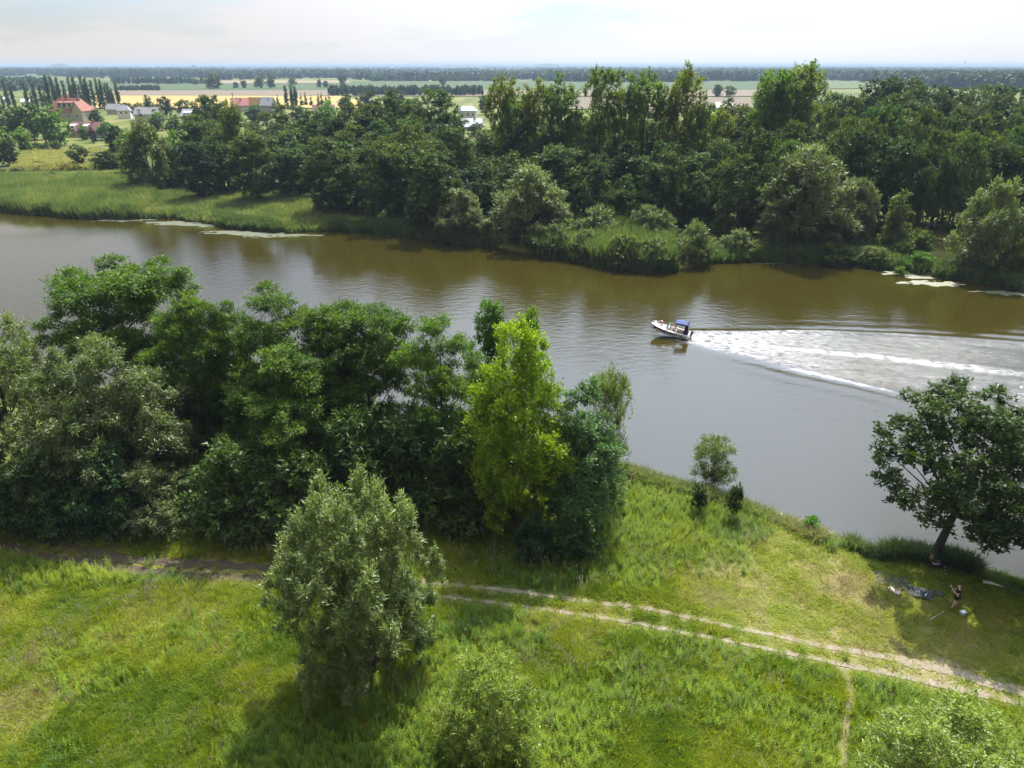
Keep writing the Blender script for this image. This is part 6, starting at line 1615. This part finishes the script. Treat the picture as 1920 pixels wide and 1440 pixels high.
    for q in range(3):
        a = q * 2.094
        pp.add([(-2.80,0,-.20),(-2.77,.05*math.cos(a+.6),-.20+.05*math.sin(a+.6)),(-2.80,.15*math.cos(a+.3),-.20+.15*math.sin(a+.3)),(-2.84,.15*math.cos(a-.3),-.20+.15*math.sin(a-.3)),(-2.83,.05*math.cos(a-.6),-.20+.05*math.sin(a-.6))], [(0,1,2,3,4)])
    pp.build('propeller', STEEL, om)
    M = Matrix.Translation(Vector(org)) @ Euler((0, -.12, rz)).to_matrix().to_4x4()
    W = lambda x, y, z: M @ Vector((x, y, z))
    e0 = M.to_euler()
    # lifebuoy on the foredeck: standing, leaning on the hatch, towards the port side
    lb = tag(link('lifebuoy', None, None, W(1.42,.20,1.34)), "white and red lifebuoy leaning on the motor boat's foredeck", 'lifebuoy')
    lb.rotation_euler = (M @ Euler((-1.0, .25, 0)).to_matrix().to_4x4()).to_euler()
    RED = plain("lifebuoy_red", (.45,.05,.05), .5, .1, 4)
    ring = MB().torus(.27, .062, n=28, m=8).build('ring', WHITE, lb, True)
    for q in range(4):
        MB().torus(.27, .068, a0=q*1.5708, a1=q*1.5708+.75, n=8, m=8).build('band', RED, lb, True)
    MB().torus(.355, .012, n=24, m=5).build('rope', RED, lb, True)
    fe = tag(link('fender', None, None, W(2.05,.56,.72)), "round navy fender hanging at the motor boat's bow", 'fender')
    MB().lathe([(.03,-.20),(.14,-.14),(.19,0),(.15,.13),(.05,.19)], 14).build('ball', plain("navy_vinyl", (.02,.022,.14), .35, .1, 3), fe, True)
    MB().tube([(0,0,.18),(-.02,-.10,.36)], .012, 5).build('rope', WHITE, fe)
    fe = tag(link('fender', None, None, W(2.12,-.22,1.16)), "white ball fender lying on the tip of the motor boat's bow", 'fender')
    MB().lathe([(.03,-.14),(.11,-.10),(.15,0),(.12,.09),(.04,.13)], 14).build('ball', WHITE, fe, True)
    MB().tube([(0,0,.12),(.03,.05,.18)], .012, 5).build('rope', WHITE, fe)
    # crew
    sit = dict(pelvis=(0,0,.14), chest=(-.04,0,.52), neck=(-.03,0,.69), head=(0,0,.81), look=(1,0,0), shl=(-.03,.18,.61), shr=(-.03,-.18,.61), ell=(.12,.26,.36), elr=(.12,-.26,.36), wrl=(.38,.16,.40), wrr=(.38,-.16,.40), handl=(.48,.14,.42), handr=(.48,-.14,.42),
               hipl=(.04,.10,.14), hipr=(.04,-.10,.14), knl=(.46,.13,.16), knr=(.46,-.13,.16), anl=(.50,.13,-.28), anr=(.50,-.13,-.28), toel=(.70,.14,-.32), toer=(.70,-.14,-.32))
    a = W(-.42,-.42,.58); person(a, 0, "person in dark red steering the motor boat behind its windscreen", sit, MAROON, BLACK, BLACK, HAIRB, group=None, parent_rot=e0)
    a = W(-.44,.42,.58); person(a, 0, "person in white shirt seated under the motor boat's canopy, nearer side", sit, PALE, NAVY, BLACK, HAIRB, parent_rot=e0)
    a = W(-1.95,-.30,.66); sit2 = dict(sit); person(a, 0, "person in tan on the motor boat's aft bench", sit2, TAN, BLACK, BLACK, HAIRR, parent_rot=e0, hairlen=.1)
    b_ = tag(link('bag', None, None, W(-1.35,.45,.22)), "black bag on the motor boat's cockpit floor", 'bag'); b_.rotation_euler = e0
    MB().box(-.22,.22,-.15,.15,0,.30).build('sack', BLACK, b_)
    MB().torus(.10, .015, (0,0,.30), n=12, m=5).build('strap', BLACK, b_)
boat()

# ------------------------------------------------------------------ the air between
def haze():
    m, N, L, out = new_mat("summer_haze")
    v = N.new("ShaderNodeVolumePrincipled")
    v.inputs["Color"].default_value = HAZE_COL
    v.inputs["Density"].default_value = HAZE_D
    v.inputs["Anisotropy"].default_value = 0.0
    L.new(v.outputs[0], out.inputs["Volume"])
    o = MB().box(-17000, 17000, -3500, 27000, -3.5, 48).build('haze', m, None)
    tag(o, kind='stuff')
HAZE_D, HAZE_COL = 1.45e-4, (.36, .47, .59, 1)
haze()
